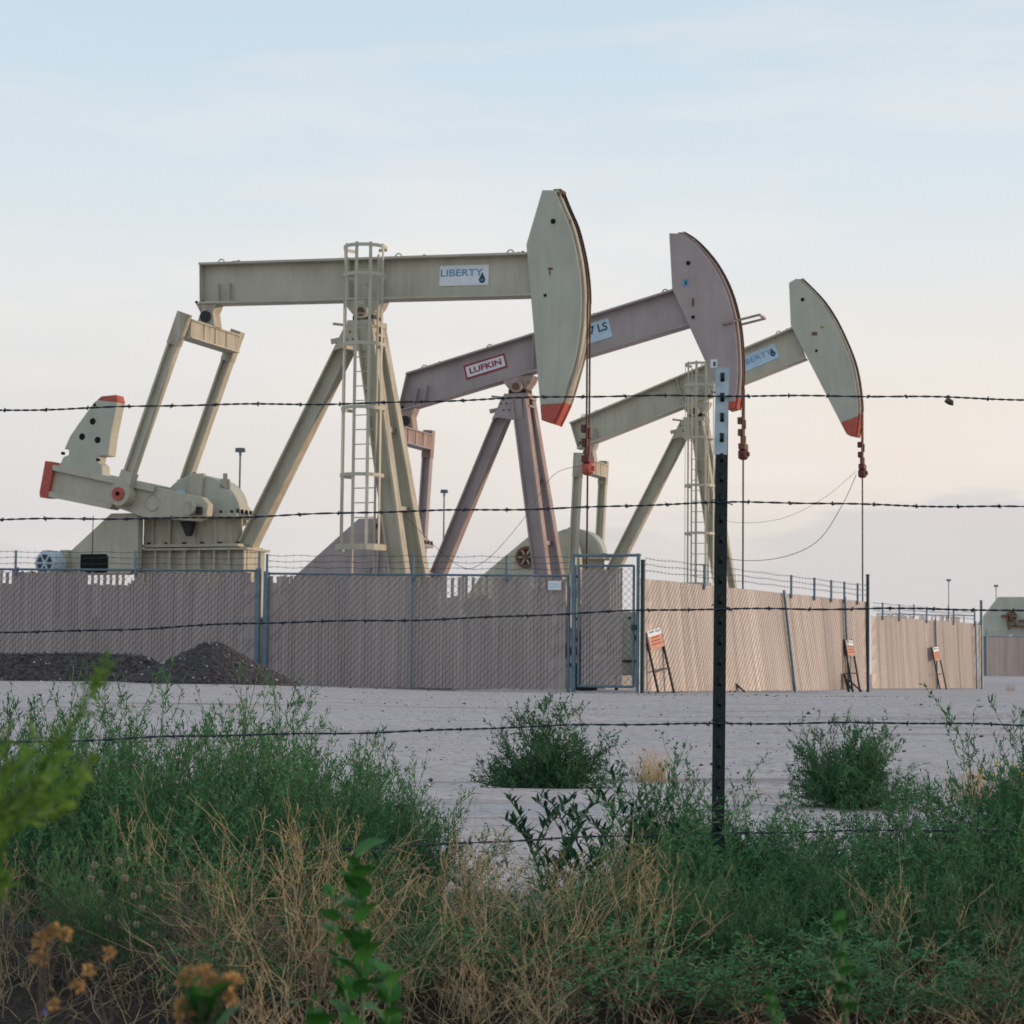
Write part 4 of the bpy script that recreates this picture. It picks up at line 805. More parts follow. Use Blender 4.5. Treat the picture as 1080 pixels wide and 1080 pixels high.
# ------------------------------------------------------------------ roadside barbed wire fence
def ranch_fence():
    yp = 5.6; root = empty('barbed_wire_fence', (at(757, 990, yp).x, yp, -.35)); tag(root, 'roadside five strand barbed wire fence with a white-topped green steel post', 'wire fence'); O = root.location
    top, bt = at(762, 388, yp) - O, at(756, 1000, yp) - O; d = (top - bt).normalized(); wz = at(760, 479.5, yp) - O
    w = .033
    def tee(a, b, m, name, par, k=1.0):
        s = MB(); s.bar(a, b, w * k, .0045 * k, (1, 0, 0)); s.bar(a + Vector((0, .019, 0)), b + Vector((0, .019, 0)), .0045 * k, .034, (1, 0, 0)); return s.build(name, m, par)
    post = tee(bt - d * .3, top, PAL['postgreen'], 't_post', root); tee(wz, top + d * .001, PAL['postwhite'], 'white_tip', post, 1.05)
    st = None; n = 0; q = top - d * .025
    while (q - bt).dot(d) > .0:
        if st is None: st = MB().add([(-.0055, -.0025, -.012), (.0055, -.0025, -.012), (.0055, -.0025, .012), (-.0055, -.0025, .012), (-.0035, -.0085, -.004), (.0035, -.0085, -.004), (.0035, -.0085, .008), (-.0035, -.0085, .008)], [(0, 3, 2, 1), (4, 5, 6, 7), (0, 1, 5, 4), (1, 2, 6, 5), (2, 3, 7, 6), (3, 0, 4, 7)]).build('stud', PAL['postgreen'], post); c = st
        else: c = st.copy(); COL.objects.link(c)
        c.location = q + Vector((0, -.0005, 0)); q = q - d * .0535
    rnd = random.Random(8)
    prof = [[(-340, 438), (0, 432), (200, 428), (350, 425.5), (560, 420), (760, 416), (900, 418), (1080, 421.5), (1500, 428)],
            [(-340, 552), (0, 549), (150, 546.5), (300, 543.5), (500, 538), (760, 530), (900, 531.5), (1080, 534.5), (1500, 540)],
            [(-340, 671), (0, 666), (130, 664), (300, 656.5), (550, 650), (760, 641), (940, 642), (1080, 645), (1500, 651)],
            [(-340, 788), (0, 783), (100, 780), (280, 775), (450, 770), (650, 764.5), (760, 762), (900, 762.5), (1080, 765), (1500, 771)],
            [(-340, 912), (0, 906), (200, 899), (350, 895), (540, 887), (760, 878), (900, 876), (1080, 877), (1500, 884)]]
    barb = None
    for pr in prof:
        us = np.array([a for a, _ in pr], float); vs = np.array([b for _, b in pr], float); N = 1500; uu = np.linspace(-330, 1490, N)
        vv = np.interp(uu, us, vs); kk = np.ones(121) / 121; vp = np.pad(vv, 60, mode='edge'); vv = np.convolve(vp, kk, 'valid')
        vv += .9 * np.sin(uu / 61 + rnd.uniform(0, 6)) + .5 * np.sin(uu / 23 + rnd.uniform(0, 6)); y = yp - .016
        C = np.array([tuple(at(a, b, y) - O) for a, b in zip(uu, vv)])
        A = np.cumsum(1 + .45 * np.sin(uu / 40 + rnd.uniform(0, 6))) * .29; P = []
        for phs in (0, math.pi): P.append(C + .0015 * np.stack([0 * A, np.cos(A + phs), np.sin(A + phs)], -1))
        V, F = strands(np.stack(P), np.full((2, N), .0014), 4)
        wr = link('wire', np_mesh('wire', V, F, [PAL['barb']]), root)
        u0 = -310 + rnd.uniform(0, 30)
        while u0 < 1480:
            i = int((u0 + 330) / 1820 * (N - 1)); c = C[i]
            if barb is None:
                s = MB(); s.tube([(math.sin(a) * .0005 + .0025 * (a / 6.28 - 1), .0052 * math.cos(a), .0052 * math.sin(a)) for a in [k * .7 for k in range(19)]], .0013, 4)
                s.tube([(-.004, 0, 0), (-.006, -.004, .008)], [.0014, .0006], 4); s.tube([(.004, 0, 0), (.005, .004, -.009)], [.0014, .0006], 4); s.tube([(-.002, 0, 0), (.001, .008, .003)], [.0014, .0006], 4); s.tube([(.002, 0, 0), (-.001, -.009, -.003)], [.0014, .0006], 4)
                barb = s.build('barb', PAL['barb'], wr); b = barb
            else: b = barb.copy(); COL.objects.link(b); b.parent = wr
            b.scale = (.85, .85, .85); b.location = c; b.rotation_euler = (rnd.uniform(0, 6.28), rnd.uniform(-.2, .2), 0); u0 += 43 * rnd.uniform(.93, 1.07)
    # clip ties holding each wire to the post
    for pr in prof:
        c = at(760, np.interp(760, [a for a, _ in pr], [b for _, b in pr]), yp) - O
        MB().tube([c + Vector((-.024, -.012, .004)), c + Vector((-.02, .012, .008)), c + Vector((0, .04, .008)), c + Vector((.02, .012, .0)), c + Vector((.024, -.014, -.004)), c + Vector((.03, -.016, -.008))], .0016, 5).build('wire_clip', PAL['barb'], root)
ranch_fence()
p = at(1001, 425, 5.57); sl = MB().tube([(-.012, 0, .004), (-.004, 0, .006), (.006, -.002, 0), (.010, 0, -.006)], [.002, .009, .008, .002], 7).build('snagged_leaf', PAL['drygrey']); sl.location = p; tag(sl, 'small dark dead leaf snagged on the top barbed wire at the right', 'leaf')

# ------------------------------------------------------------------ vegetation
def bush_mesh(name, seed, R, H, nst, nsec, nter, leafL, leafW, lm, sm_, dens=55, upright=.5, spread=1.25, stem_r=.0022, leafy=True, droop=0., ter_len=.32, wob=1.0, lenr=(.62, 1.08)):
    rng = np.random.default_rng(seed); K = 6; parts = []
    az = rng.uniform(0, 6.283, nst); po = np.arccos(1 - rng.random(nst) * (1 - math.cos(spread))); d = np.stack([np.sin(po) * np.cos(az), np.sin(po) * np.sin(az), np.cos(po)], -1)
    Ln = 1 / np.sqrt((d[:, 0] ** 2 + d[:, 1] ** 2) / R ** 2 + d[:, 2] ** 2 / H ** 2) * rng.uniform(*lenr, nst)
    t = np.linspace(0, 1, K); base = rng.normal(0, .02, (nst, 3)) * [1, 1, 0]
    def curve(b, dd, L, up, wob_):
        P = b[:, None] + dd[:, None] * (L[:, None] * t)[..., None]; P[..., 2] += (up * L)[:, None] * (t ** 2 - t * .6); P += (rng.normal(0, 1, (len(b), K, 3)) * wob_ * wob * L[:, None, None]) * t[None, :, None]; return P
    S = curve(base, d, Ln, np.full(nst, upright * .6), .025); parts.append((*strands(S, stem_r * (1 - .65 * t)[None] * rng.uniform(.7, 1.2, (nst, 1))), 1))
    def kidsof(P, n, frac, lo, ang):
        N = len(P); tt = rng.uniform(lo, 1, (N, n)); f = tt * (K - 1); i = np.minimum(f.astype(int), K - 2); w = (f - i)[..., None]; ar = np.arange(N)[:, None]
        b = P[ar, i] * (1 - w) + P[ar, i + 1] * w; tan = nrm(P[ar, i + 1] - P[ar, i]); L0 = np.linalg.norm(P[:, -1] - P[:, 0], axis=-1)
        rd = nrm(rng.normal(size=(N, n, 3))); dd = nrm(tan * math.cos(ang) + nrm(rd - tan * (rd * tan).sum(-1, keepdims=True)) * math.sin(ang) + np.array([0, 0, .25 - droop]))
        L = L0[:, None] * frac * (1.15 - .75 * tt) * rng.uniform(.6, 1.3, (N, n)); return b.reshape(-1, 3), dd.reshape(-1, 3), L.ravel()
    b, dd, L = kidsof(S, nsec, .42, .18, .75); S2 = curve(b, dd, L, np.full(len(b), upright), .035); parts.append((*strands(S2, stem_r * .55 * (1 - .6 * t)[None] * np.ones((len(b), 1))), 1))
    src = [S, S2]
    if nter:
        b, dd, L = kidsof(S2, nter, ter_len, .25, .7); S3 = curve(b, dd, L, np.full(len(b), upright), .05); parts.append((*strands(S3[:, ::5] if K > 5 else S3, np.full((len(b), 2), stem_r * .3)), 1)); src.append(S3)
    if leafy:
        for q, P in enumerate(src):
            L0 = np.linalg.norm(P[:, -1] - P[:, 0], axis=-1); cnt = rng.poisson(np.maximum(L0 * dens * (.55 if q == 0 else 1), .3)); ii = np.repeat(np.arange(len(P)), cnt)
            tt = rng.uniform(.3 if q == 0 else .08, 1, len(ii)); f = tt * (K - 1); i = np.minimum(f.astype(int), K - 2); w = (f - i)[:, None]
            c = P[ii, i] * (1 - w) + P[ii, i + 1] * w; tan = nrm(P[ii, i + 1] - P[ii, i]); rd = nrm(rng.normal(size=(len(ii), 3))); ld = nrm(tan * .75 + rd * .75 + np.array([0, 0, .25]))
            ln = leafL * rng.uniform(.55, 1.3, len(ii)) * (1.1 - .35 * tt); parts.append((*leaves(c, ld, ln, leafW * rng.uniform(.7, 1.3, len(ii)), rng), 0))
    V, F, Mi = join(parts); V[:, 2] = np.maximum(V[:, 2], -.01)
    fol = Mi == 0
    out = []
    for msk, mm, nm in ((fol, lm, name + '_foliage'), (~fol, sm_, name + '_stems')):
        if msk.any():
            Fm = F[msk]; u, ivs = np.unique(Fm, return_inverse=True); out.append(np_mesh(nm, V[u], ivs.reshape(Fm.shape), [mm]))
    return out
WEED = [bush_mesh('weed', 100 + k, .46, .62, 30, 11, 4, .025, .0050, PAL['weed'], PAL['stem'], dens=66, upright=.55, spread=1.1, stem_r=.0028) for k in range(4)]
SPRIG = [bush_mesh('sprig', 200 + k, .22, .72, 9, 10, 3, .021, .0052, PAL['weed'], PAL['stem'], dens=75, upright=.35, spread=.62) for k in range(3)]
BUSH = [bush_mesh('bush', 300 + k, .44, .52, 84, 14, 5, .021, .0056, PAL['weeddark'], PAL['stem'], dens=100, upright=.16, spread=1.5, lenr=(.62, 1.04)) for k in range(2)]
DRYW = [bush_mesh('dry_weed', 400 + k, .30, .40, 8, 6, 3, .010, .0025, PAL['dry'], PAL['dry'], dens=16, upright=.3, spread=1.1, stem_r=.0020, ter_len=.5, wob=2.4) for k in range(4)]
GREYW = [bush_mesh('dead_weed', 500 + k, .34, .26, 14, 9, 3, .01, .002, PAL['drygrey'], PAL['drygrey'], dens=8, upright=.0, spread=1.4, stem_r=.0017, droop=.3) for k in range(2)]
vr = random.Random(31)
def plant(kind, meshes, x, y, sx, sz, label, cat, group=None, names=('foliage', 'stem'), rz=None):
    """one plant = Empty + foliage + stems"""
    o = empty(kind, (x, y, float(gz(x, y)) - .005), vr.uniform(0, 6.28) if rz is None else rz); o.scale = (sx, sx, sz); tag(o, label, cat, group)
    for me, nm in zip(meshes, names if len(meshes) == 2 else names[1:]): link(nm, me, o)
    return o
def U(u, y): return (u - 540) * y / FPX
GL, GR = 'green weeds in the thicket left of the straw', 'green weeds in the thicket round the steel post'
TL_, TR_ = 'bushy green weed in the tall left thicket, behind the dry straw', 'bushy green weed in the thicket right of the straw, behind the wire'
left = [(-150, 6.4, 1.1, 1.0), (-60, 7.0, 1.0, 1.02), (20, 6.3, .95, .92), (75, 7.2, .95, 1.0), (110, 6.2, .85, .78), (150, 6.9, .95, .92), (195, 6.2, .9, .85), (245, 6.9, .95, .98), (285, 6.3, .9, .86), (330, 6.9, .85, .88), (365, 6.3, .8, .76), (405, 6.7, .7, .70), (440, 6.5, .5, .52), (60, 5.9, .8, .66), (230, 5.9, .8, .66), (320, 5.9, .75, .62), (150, 5.7, .75, .60), (385, 6.0, .65, .55)]
LM = [(-120, 'far off the left edge'), (-40, 'just off the left edge'), (18, 'under the blue motor'), (66, 'under the raised counterweight'), (90, 'under the belt guard'), (130, 'under the red crank pin'), (175, 'under the gearbox'), (215, 'under the top of the gravel heap'), (262, 'under the double blue posts'), (300, 'under the right foot of the gravel heap'), (345, 'under the left side of the caged ladder'), (372, 'under the caged ladder'), (415, 'under the front legs of the nearest pumpjack'), (450, 'under the tail of the mauve pumpjack'),
      (640, 'under the gate'), (695, 'under the nearest orange sign'), (722, 'under the first stretch of leaning fence'), (757, 'at the steel post'), (800, 'under the leaning fence right of the steel post'), (845, 'at the left side of the dense bush'), (900, 'under the dense dark bush'), (950, 'at the right side of the dense bush'), (1000, 'under the farthest orange sign'), (1045, 'under the yellow flowers'), (1085, 'at the right edge'), (1160, 'added for shade just off the right edge'), (1250, 'added for shade farther off the right edge'), (1350, 'added for shade farthest off the right edge')]
def where(u): return min(LM, key=lambda q: abs(q[0] - u))[1].replace('the ', '')
LM2 = LM[:14] + [(470, 'under the rear leg of the mauve pumpjack'), (520, 'left of the willow-leaved plants'), (548, 'below the leaning willow-leaved plant'), (600, 'below the tall willow-leaved plant'), (590, 'in front of the tall willow-leaved plant')] + LM[14:]
def where2(u): return min(LM2, key=lambda q: abs(q[0] - u))[1].replace('the ', '')
def row(y): return 'front' if y < 5.45 else ('second' if y < 5.95 else ('third' if y < 6.35 else 'back'))
USED = {}
def uniq(lb):
    USED[lb] = USED.get(lb, 0) + 1
    return lb if USED[lb] == 1 else lb + (', the lower one' if USED[lb] == 2 else ', the lowest one')
for i, (u, y, sx, sz) in enumerate(left): plant('green_weed', WEED[i % 4], U(u, y), y, sx, sz, uniq('green weed, %s row of left thicket, %s' % (row(y), where(u))), 'weed', GL)
right = [(690, 6.4, .55, .52), (725, 6.1, .6, .66), (770, 6.5, .6, .56), (800, 6.1, .75, .60), (850, 5.9, .8, .52), (905, 6.0, .8, .52), (950, 6.3, .75, .55), (1000, 6.0, .8, .60), (1050, 6.3, .85, .70), (1090, 6.0, .9, .80), (1160, 6.3, 1.1, .95), (1250, 6.0, 1.1, .9), (1350, 6.4, 1.1, .9), (752, 5.3, .55, .46), (835, 5.25, .6, .44), (915, 5.35, .6, .46), (985, 5.15, .6, .42), (1050, 5.25, .7, .52), (700, 5.5, .5, .42), (1110, 5.2, .8, .55), (640, 5.8, .42, .38)]  # unseen weeds past the right edge are added to shade the foreground
for i, (u, y, sx, sz) in enumerate(right): plant('green_weed', BUSH[i % 2] if i % 3 == 0 and y < 6.2 else (SPRIG[i % 2] if i % 3 == 1 else WEED[(i + 1) % 4]), U(u, y), y, sx * (.85 if i % 3 == 0 else (1.5 if i % 3 == 1 else 1)), sz, uniq('green weed, %s row of right thicket, %s' % (row(y), where(u))), 'weed', GR)
for i, (u, y, sx, sz) in enumerate([(470, 5.1, .5, .34), (540, 5.0, .5, .34), (600, 5.2, .6, .40), (650, 5.0, .6, .42), (705, 4.9, .55, .46), (430, 5.2, .5, .38), (775, 4.8, .5, .46), (850, 4.75, .5, .38), (945, 4.85, .5, .46), (1065, 4.8, .5, .42)]): plant('green_weed', (BUSH[i % 2] if i % 2 else WEED[(i + 2) % 4]), U(u, y), y, sx, sz, uniq('low green weed among the dry straw, %s' % where2(u)), 'weed', 'low green weeds among the straw')
spr = [(60, 6.5, .9, .92, 'thin upright green sprig at the left end of the left thicket'), (128, 6.6, .9, .90, 'slender green sprig standing above the left thicket before the gravel ridge'), (187, 6.6, .9, .95, 'tall thin green sprig in front of the middle of the gravel heap'), (246, 6.5, .9, 1.0, 'tallest green sprig of the left thicket, before the right foot of the gravel heap'),
       (296, 6.4, .8, .9, 'green sprig right of the gravel heap above the left thicket'), (330, 6.4, .8, .82, 'green sprig with loose twigs above the right part of the left thicket'), (378, 6.4, .8, .75, 'short green sprig near the right edge of the left thicket'), (432, 6.4, .7, .6, 'low green sprig at the right end of the left thicket'),
       (497, 6.6, .7, .50, 'sparse low green sprig standing alone in the pale gap'), (702, 6.2, .8, .86, 'tall thin green sprig just left of the steel post'), (735, 6.0, .7, .75, 'green sprig touching the left side of the steel post'), (796, 6.1, .8, .70, 'green sprig just right of the steel post'), (935, 6.4, .9, .66, 'green sprig below the dense dark bush'), (1075, 6.3, 1.0, 1.05, 'tall green sprig at the right edge before the distant fence'),
       (1000, 6.4, .8, .80, 'green sprig standing between the dense bush and the yellow flowers'), (850, 6.2, .8, .62, 'green sprig left of the dense dark bush')]
for i, (u, y, sx, sz, lb) in enumerate(spr): plant('green_sprig', SPRIG[i % 3], U(u, y), y, sx, sz, lb, 'weed', 'thin sprigs above the weeds')
plant('round_bush', BUSH[0], U(585, 12.7), 12.7, 1.04, 1.02, 'round green bush alone on the pale ground left of the steel post', 'bush', 'bushes on the open ground')
plant('round_bush', BUSH[1], U(893, 11.4), 11.4, .88, 1.08, 'dense dark green bush on the pale ground right of the steel post', 'bush', 'bushes on the open ground')
plant('green_sprig', SPRIG[1], U(955, 11.2), 11.2, 1.5, .42, 'loose open-branched green weed at the right foot of the dense bush', 'weed')

def stuff_strands(name, label, m, N, seed, zone, hgt, rad, lean=.5, K=6, bend=.5):
    rng = np.random.default_rng(seed); xy = zone(rng, N); N = len(xy); t = np.linspace(0, 1, K); az = rng.uniform(0, 6.283, N); L = rng.uniform(.5, 1.15, N) * hgt(xy); ln = rng.gamma(2, lean / 2, N)
    d = nrm(np.stack([np.cos(az) * ln, np.sin(az) * ln, np.ones(N)], -1)); b = np.stack([xy[:, 0], xy[:, 1], gz(xy[:, 0], xy[:, 1]) - .01], -1)
    P = b[:, None] + d[:, None] * (L[:, None] * t)[..., None]; side = nrm(rng.normal(size=(N, 3)) * [1, 1, .3]); P += side[:, None] * (L * rng.normal(0, bend, N))[:, None, None] * (t ** 2)[None, :, None] * .5
    P += rng.normal(0, .014, P.shape) * t[None, :, None]; V, F = strands(P, rad * rng.uniform(.6, 1.3, (N, 1)) * (1 - .7 * t)[None]); parts = [(V, F, 0)]
    n2 = N; ii = rng.integers(0, N, n2 * 2); k = rng.integers(2, K - 1, n2 * 2); b2 = P[ii, k]; dd = nrm(nrm(P[ii, k + 1] - P[ii, k]) + rng.normal(0, .6, (n2 * 2, 3))); L2 = L[ii] * rng.uniform(.12, .35, n2 * 2)
    P2 = b2[:, None] + dd[:, None] * (L2[:, None] * np.linspace(0, 1, 3))[..., None]; P2[:, 1] += rng.normal(0, .012, (n2 * 2, 3)); parts.append((*strands(P2, np.full((n2 * 2, 3), rad * .55)), 0))
    V, F, Mi = join(parts); tag(link(name, np_mesh(name, V, F, [m])), label, kind='stuff')
def zone_mid(rng, N):
    y = rng.uniform(4.3, 5.5, N); u = rng.normal(440, 150, N) + rng.uniform(-60, 60, N); k = (u > 150) & (u < 760); return np.stack([(u - 540) * y / FPX, y], -1)[k]
def zone_wide(rng, N):
    y = rng.uniform(4.2, 5.1, N); u = rng.uniform(-150, 1250, N); return np.stack([(u - 540) * y / FPX, y], -1)
hm = lambda xy: (.17 + .17 * np.exp(-((xy[:, 0] + .25) / .55) ** 2)) * (1.0 + .25 * np.sin(xy[:, 0] * 9))
stuff_strands('dry_grass', 'golden dry straw standing tangled in the middle of the verge', PAL['dry'], 700, 1, zone_mid, hm, .0011, .8, bend=.9)
stuff_strands('dry_ground_cover', 'thin tangle of dry straw along the front of the verge', PAL['dry'], 420, 2, zone_wide, lambda xy: np.full(len(xy), .17), .0012, .9, bend=.8)
stuff_strands('dead_stems', 'grey dead stems matted low under the weeds', PAL['drygrey'], 420, 3, zone_wide, lambda xy: np.full(len(xy), .15), .0011, 1.4, bend=.9)
gd = 'branching dry weeds on the verge'
dw = [(175, 5.0, 1.0, 1.0), (235, 5.2, .9, 1.05), (270, 4.8, .9, .9), (320, 5.2, .95, 1.1), (345, 4.7, .9, .85), (400, 5.3, .9, 1.0), (430, 4.8, .9, .95), (470, 5.2, .9, .9), (520, 4.9, .9, .9), (545, 5.3, .8, .8), (590, 4.7, 1.0, .95), (640, 5.0, 1.0, .95), (690, 4.7, .9, .85), (720, 5.0, .9, .9), (610, 5.4, .8, .7), (960, 4.7, .8, .8), (1040, 4.6, .7, .5), (800, 4.5, .7, .5), (110, 5.1, .8, .9), (20, 4.9, .8, .8)]
for i, (u, y, sx, sz) in enumerate(dw):
    lb = uniq('branching straw-coloured dead weed on the verge, ' + where2(u))
    plant('dry_weed', DRYW[i % 4], U(u, y), y, sx, sz, lb, 'dry weed', gd)
for i, (u, y) in enumerate([(50, 4.9), (150, 4.75), (255, 4.7)]): plant('dead_weed', GREYW[i % 2], U(u, y), y, 1.0, 1.1, uniq('low grey dead weed matted in the dark left corner, ' + where(u)), 'dry weed', 'grey dead weeds in the left corner')
plant('dead_weed', GREYW[0], U(1080, 4.8), 4.8, 1.0, 1.0, 'grey dead weed low at the right edge of the verge', 'dry weed')

# broad-leaved plants near the camera, every leaf its own piece
def leaf_mesh(name, m, L, W, cup=.25, tip=1.0, n=7, fold=.12):
    V, F = [], []
    for i in range(n + 1):
        t = i / n; w = W / 2 * ((math.sin(math.pi * min(t ** (.75 * tip) * .93 + .07, 1))) ** .8 if tip >= 1 else max(1 - (2 * (t ** .9) - 1) ** 2, .004) ** .5); z = cup * L * (t - t * t) * 1.2 - .12 * L * t * t
        V += [(L * t, -w, z + fold * w), (L * t, 0, z), (L * t, w, z + fold * w)]
    for i in range(n):
        a = 3 * i; F += [(a, a + 3, a + 4, a + 1), (a + 1, a + 4, a + 5, a + 2)]
    me = np_mesh(name, V, F, [m]); me.shade_smooth(); return me
OVAL = leaf_mesh('oval_leaf', PAL['broad'], .044, .034, .3, .85); OVAL2 = leaf_mesh('oval_leaf_large', PAL['broad'], .054, .042, .4, .85); LANCE = leaf_mesh('lance_leaf', PAL['milk'], .050, .013, .15, 1.0, 5, .3)
def broad_plant(label, path, lv, meshes, seed, fan=0, r=.0028, cat='plant', group='broad-leaved plants', stemm='stem', el=(.1, .8), size=(.7, 1.1), kind='leafy_plant'):
    """path: (u, v, y) pixels of the stem from base to tip; lv leaves along it"""
    rnd = random.Random(seed); P = [at(*q) for q in path]; P[0].z = float(gz(P[0].x, P[0].y)) - .02; o = empty(kind, P[0]); tag(o, label, cat, group); C = []
    for i in range(len(P) - 1):
        for k in range(6): C.append(P[i].lerp(P[i + 1], k / 6) - P[0])
    C.append(P[-1] - P[0]); MB().tube(C, [r * (1 - .6 * i / len(C)) for i in range(len(C))], 6).build('stem', PAL[stemm], o); az = rnd.uniform(0, 6)
    for b_ in range(fan):
        j0 = rnd.randint(3, max(4, len(C) - 6)); q0 = C[j0]; dx = rnd.choice((-1, 1)) * rnd.uniform(.04, .13); q1 = q0 + Vector((dx, rnd.uniform(-.08, .08), rnd.uniform(.08, .20))); sb = [q0.lerp(q1, k / 5) + Vector((0, 0, .03 * math.sin(k * .6))) for k in range(6)]
        MB().tube(sb, [r * .6] * 6, 5).build('side_stem', PAL[stemm], o)
        for k in range(16):
            l = link('leaf', rnd.choice(meshes), o); l.location = sb[min(1 + k // 4, 5)].lerp(sb[min(2 + k // 4, 5)], (k % 4) / 4); az += 2.4; sz_ = rnd.uniform(*size) * .9; l.rotation_euler = (rnd.uniform(-.4, .4), -rnd.uniform(.4, 1.2), az); l.scale = (sz_, sz_, sz_)
    for i in range(lv):
        t = .25 + .75 * i / lv; q = C[min(int(t * (len(C) - 1)), len(C) - 1)]; l = link('leaf', rnd.choice(meshes), o); l.location = q; az += 2.4 + rnd.uniform(-.4, .4); s = rnd.uniform(*size) * (1.05 - .35 * t)
        l.rotation_euler = (rnd.uniform(-.3, .3), -rnd.uniform(*el) - .3 * t, az); l.scale = (s, s, s)
    return o, C
broad_plant('taller of the two broad-leaved green plants in the front middle', [(392, 1180, 2.6), (382, 1050, 2.6), (378, 960, 2.58), (374, 895, 2.55)], 20, [OVAL, OVAL2], 3)
broad_plant('slanting broad-leaved green plant left of the taller one in front', [(392, 1180, 2.62), (372, 1080, 2.64), (355, 1010, 2.66), (350, 935, 2.68)], 14, [OVAL], 4)
broad_plant('short broad-leaved green plant right of the taller one in front', [(402, 1200, 2.4), (408, 1100, 2.4), (411, 1018, 2.38)], 13, [OVAL, OVAL2], 5)
broad_plant('broad-leaved green seedling at the bottom edge left of the others', [(330, 1190, 2.5), (332, 1110, 2.5), (330, 1045, 2.5)], 11, [OVAL, OVAL2], 6)
broad_plant('budding upright green plant at the front right', [(895, 1180, 2.3), (893, 1080, 2.3), (888, 1020, 2.28), (884, 968, 2.27)], 15, [OVAL], 7, size=(.4, .75), el=(.3, 1.0))
broad_plant('small blurred green shoot left of the budding plant', [(818, 1180, 2.2), (816, 1090, 2.2), (812, 1032, 2.2)], 10, [OVAL], 8, size=(.4, .7), el=(.4, 1.1))
# willow-leaved plant in the gap
for lb, pth, sd in (('dark willow-leaved plant with a tall stem beneath the round bush', [(600, 985, 5.9), (602, 900, 5.9), (606, 832, 5.9)], 11), ('leaning willow-leaved plant left of the round bush foot', [(585, 985, 5.8), (568, 915, 5.8), (545, 850, 5.8)], 12), ('willow-leaved plant between the round bush and the steel post', [(655, 985, 5.9), (662, 900, 5.9), (668, 842, 5.9)], 13), ('short willow-leaved plant left of the steel post foot', [(700, 985, 5.8), (697, 915, 5.8), (692, 865, 5.8)], 14), ('willow-leaved plant leaning right, beside the straw under the gate', [(640, 985, 5.7), (655, 930, 5.7), (682, 882, 5.7)], 16), ('willow-leaved plant nearest the bottom wire, left of the tall stem', [(575, 990, 5.6), (580, 940, 5.6), (576, 893, 5.6)], 17), ('low willow-leaved plant under the round bush, right stem', [(622, 985, 5.8), (630, 915, 5.8), (638, 868, 5.8)], 15)):
    broad_plant(lb, pth, 40, [LANCE], sd, fan=5, r=.0025, group='willow-leaved plants in the gap', el=(.2, .9), size=(.65, 1.0), kind='willow_leaved_plant')
# withered flowers, bottom left
def head_mesh():
    rng = np.random.default_rng(4); n = 60; d = nrm(rng.normal(size=(n, 3)) + [0, 0, .5]); V, F = leaves(d * .003, d, rng.uniform(.004, .008, n), rng.uniform(.002, .004, n), rng); return np_mesh('flower_head', V, F, [PAL['brownflower']])
HEADM = head_mesh()
def flower_plant(label, base, tips, y, hm=HEADM, cat='withered flower', group='withered flowers in the front left', r=.0009, sc=1.0, stemm='drygrey', kind='withered_flower', hn='flower_head', extra=()):
    b = at(*base, y); b.z = float(gz(b.x, b.y)) - .02; o = empty(kind, b); tag(o, label, cat, group); rnd = random.Random(len(label)); s = MB(); mid = at(base[0] + (tips[0][0] - base[0]) * .3, (base[1] + tips[0][1]) / 2 + 10, y) - b
    for (u, v) in tips:
        q = at(u, v, y + rnd.uniform(-.05, .05)) - b; s.tube([Vector((0, 0, 0)), mid, mid.lerp(q, .55) + Vector((0, 0, .01)), q], [r, r, r * .8, r * .6], 5)
    s.build('stem', PAL[stemm], o)
    for (u, v) in tips:
        h = link(hn, hm, o); h.location = at(u, v, y + 0) - b; k = sc * rnd.uniform(.8, 1.2); h.scale = (k, k, k); h.rotation_euler = (rnd.uniform(-.5, .5), rnd.uniform(-.5, .5), rnd.uniform(0, 6))
    return o
flower_plant('withered orange-brown flowers on tall stalks at the far left front', (40, 1150), [(42, 992), (50, 986), (57, 980), (69, 986), (42, 1012)], 2.2)
flower_plant('three withered orange-brown flowers leaning left of the big withered clump', (128, 1160), [(93, 1024), (83, 1040), (115, 1006), (57, 1060)], 2.2)
fc = flower_plant('thick clump of withered orange-brown flowers over green leaves at the bottom', (214, 1170), [(193, 1034), (200, 1028), (215, 1030), (224, 1036), (236, 1040), (245, 1036), (243, 1054), (196, 1062), (192, 1074)], 2.0, sc=1.15)
for i in range(7):
    l = link('leaf', OVAL, fc); l.location = at(204 + i * 4, 1095 - (i % 3) * 14, 2.0) - Vector(fc.location); l.rotation_euler = (0, -1.0, i * 1.1); l.scale = (.9, .9, .9)
fl = flower_plant('tiny violet flower low at the bottom left', (52, 1160), [(47, 1068)], 2.4, hm=HEADM, sc=.5, cat='flower', group=None, kind='violet_flower', stemm='stem')
for c in fl.children:
    if c.name.startswith('flower_head'):
        me = HEADM.copy(); me.materials[0] = PAL['violet']; c.data = me
# seed-head weed at the left
def puff():
    rng = np.random.default_rng(9); n = 110; d = nrm(rng.normal(size=(n, 3))); V, F = leaves(d * .001, d, rng.uniform(.006, .0095, n), np.full(n, .0022), rng); return np_mesh('seed_head', V, F, [PAL['fluff']])
PUFF = puff()
sh = plant('seed_head_weed', WEED[2], U(118, 4.9), 4.9, .55, .55, 'olive weed dotted with pale fluffy seed heads low at the left', 'weed')
for (u, v) in ((96, 927), (132, 926), (141, 945), (157, 938), (114, 968), (163, 986), (144, 975), (106, 942), (126, 908), (100, 912), (150, 958)):
    h = link('seed_head', PUFF, sh); q = at(u, v, 4.72) - sh.location; q.rotate(Matrix.Rotation(-sh.rotation_euler.z, 3, 'Z')); h.location = (q.x / .55, q.y / .55, q.z / .55); h.scale = (1.9, 1.9, 1.9)
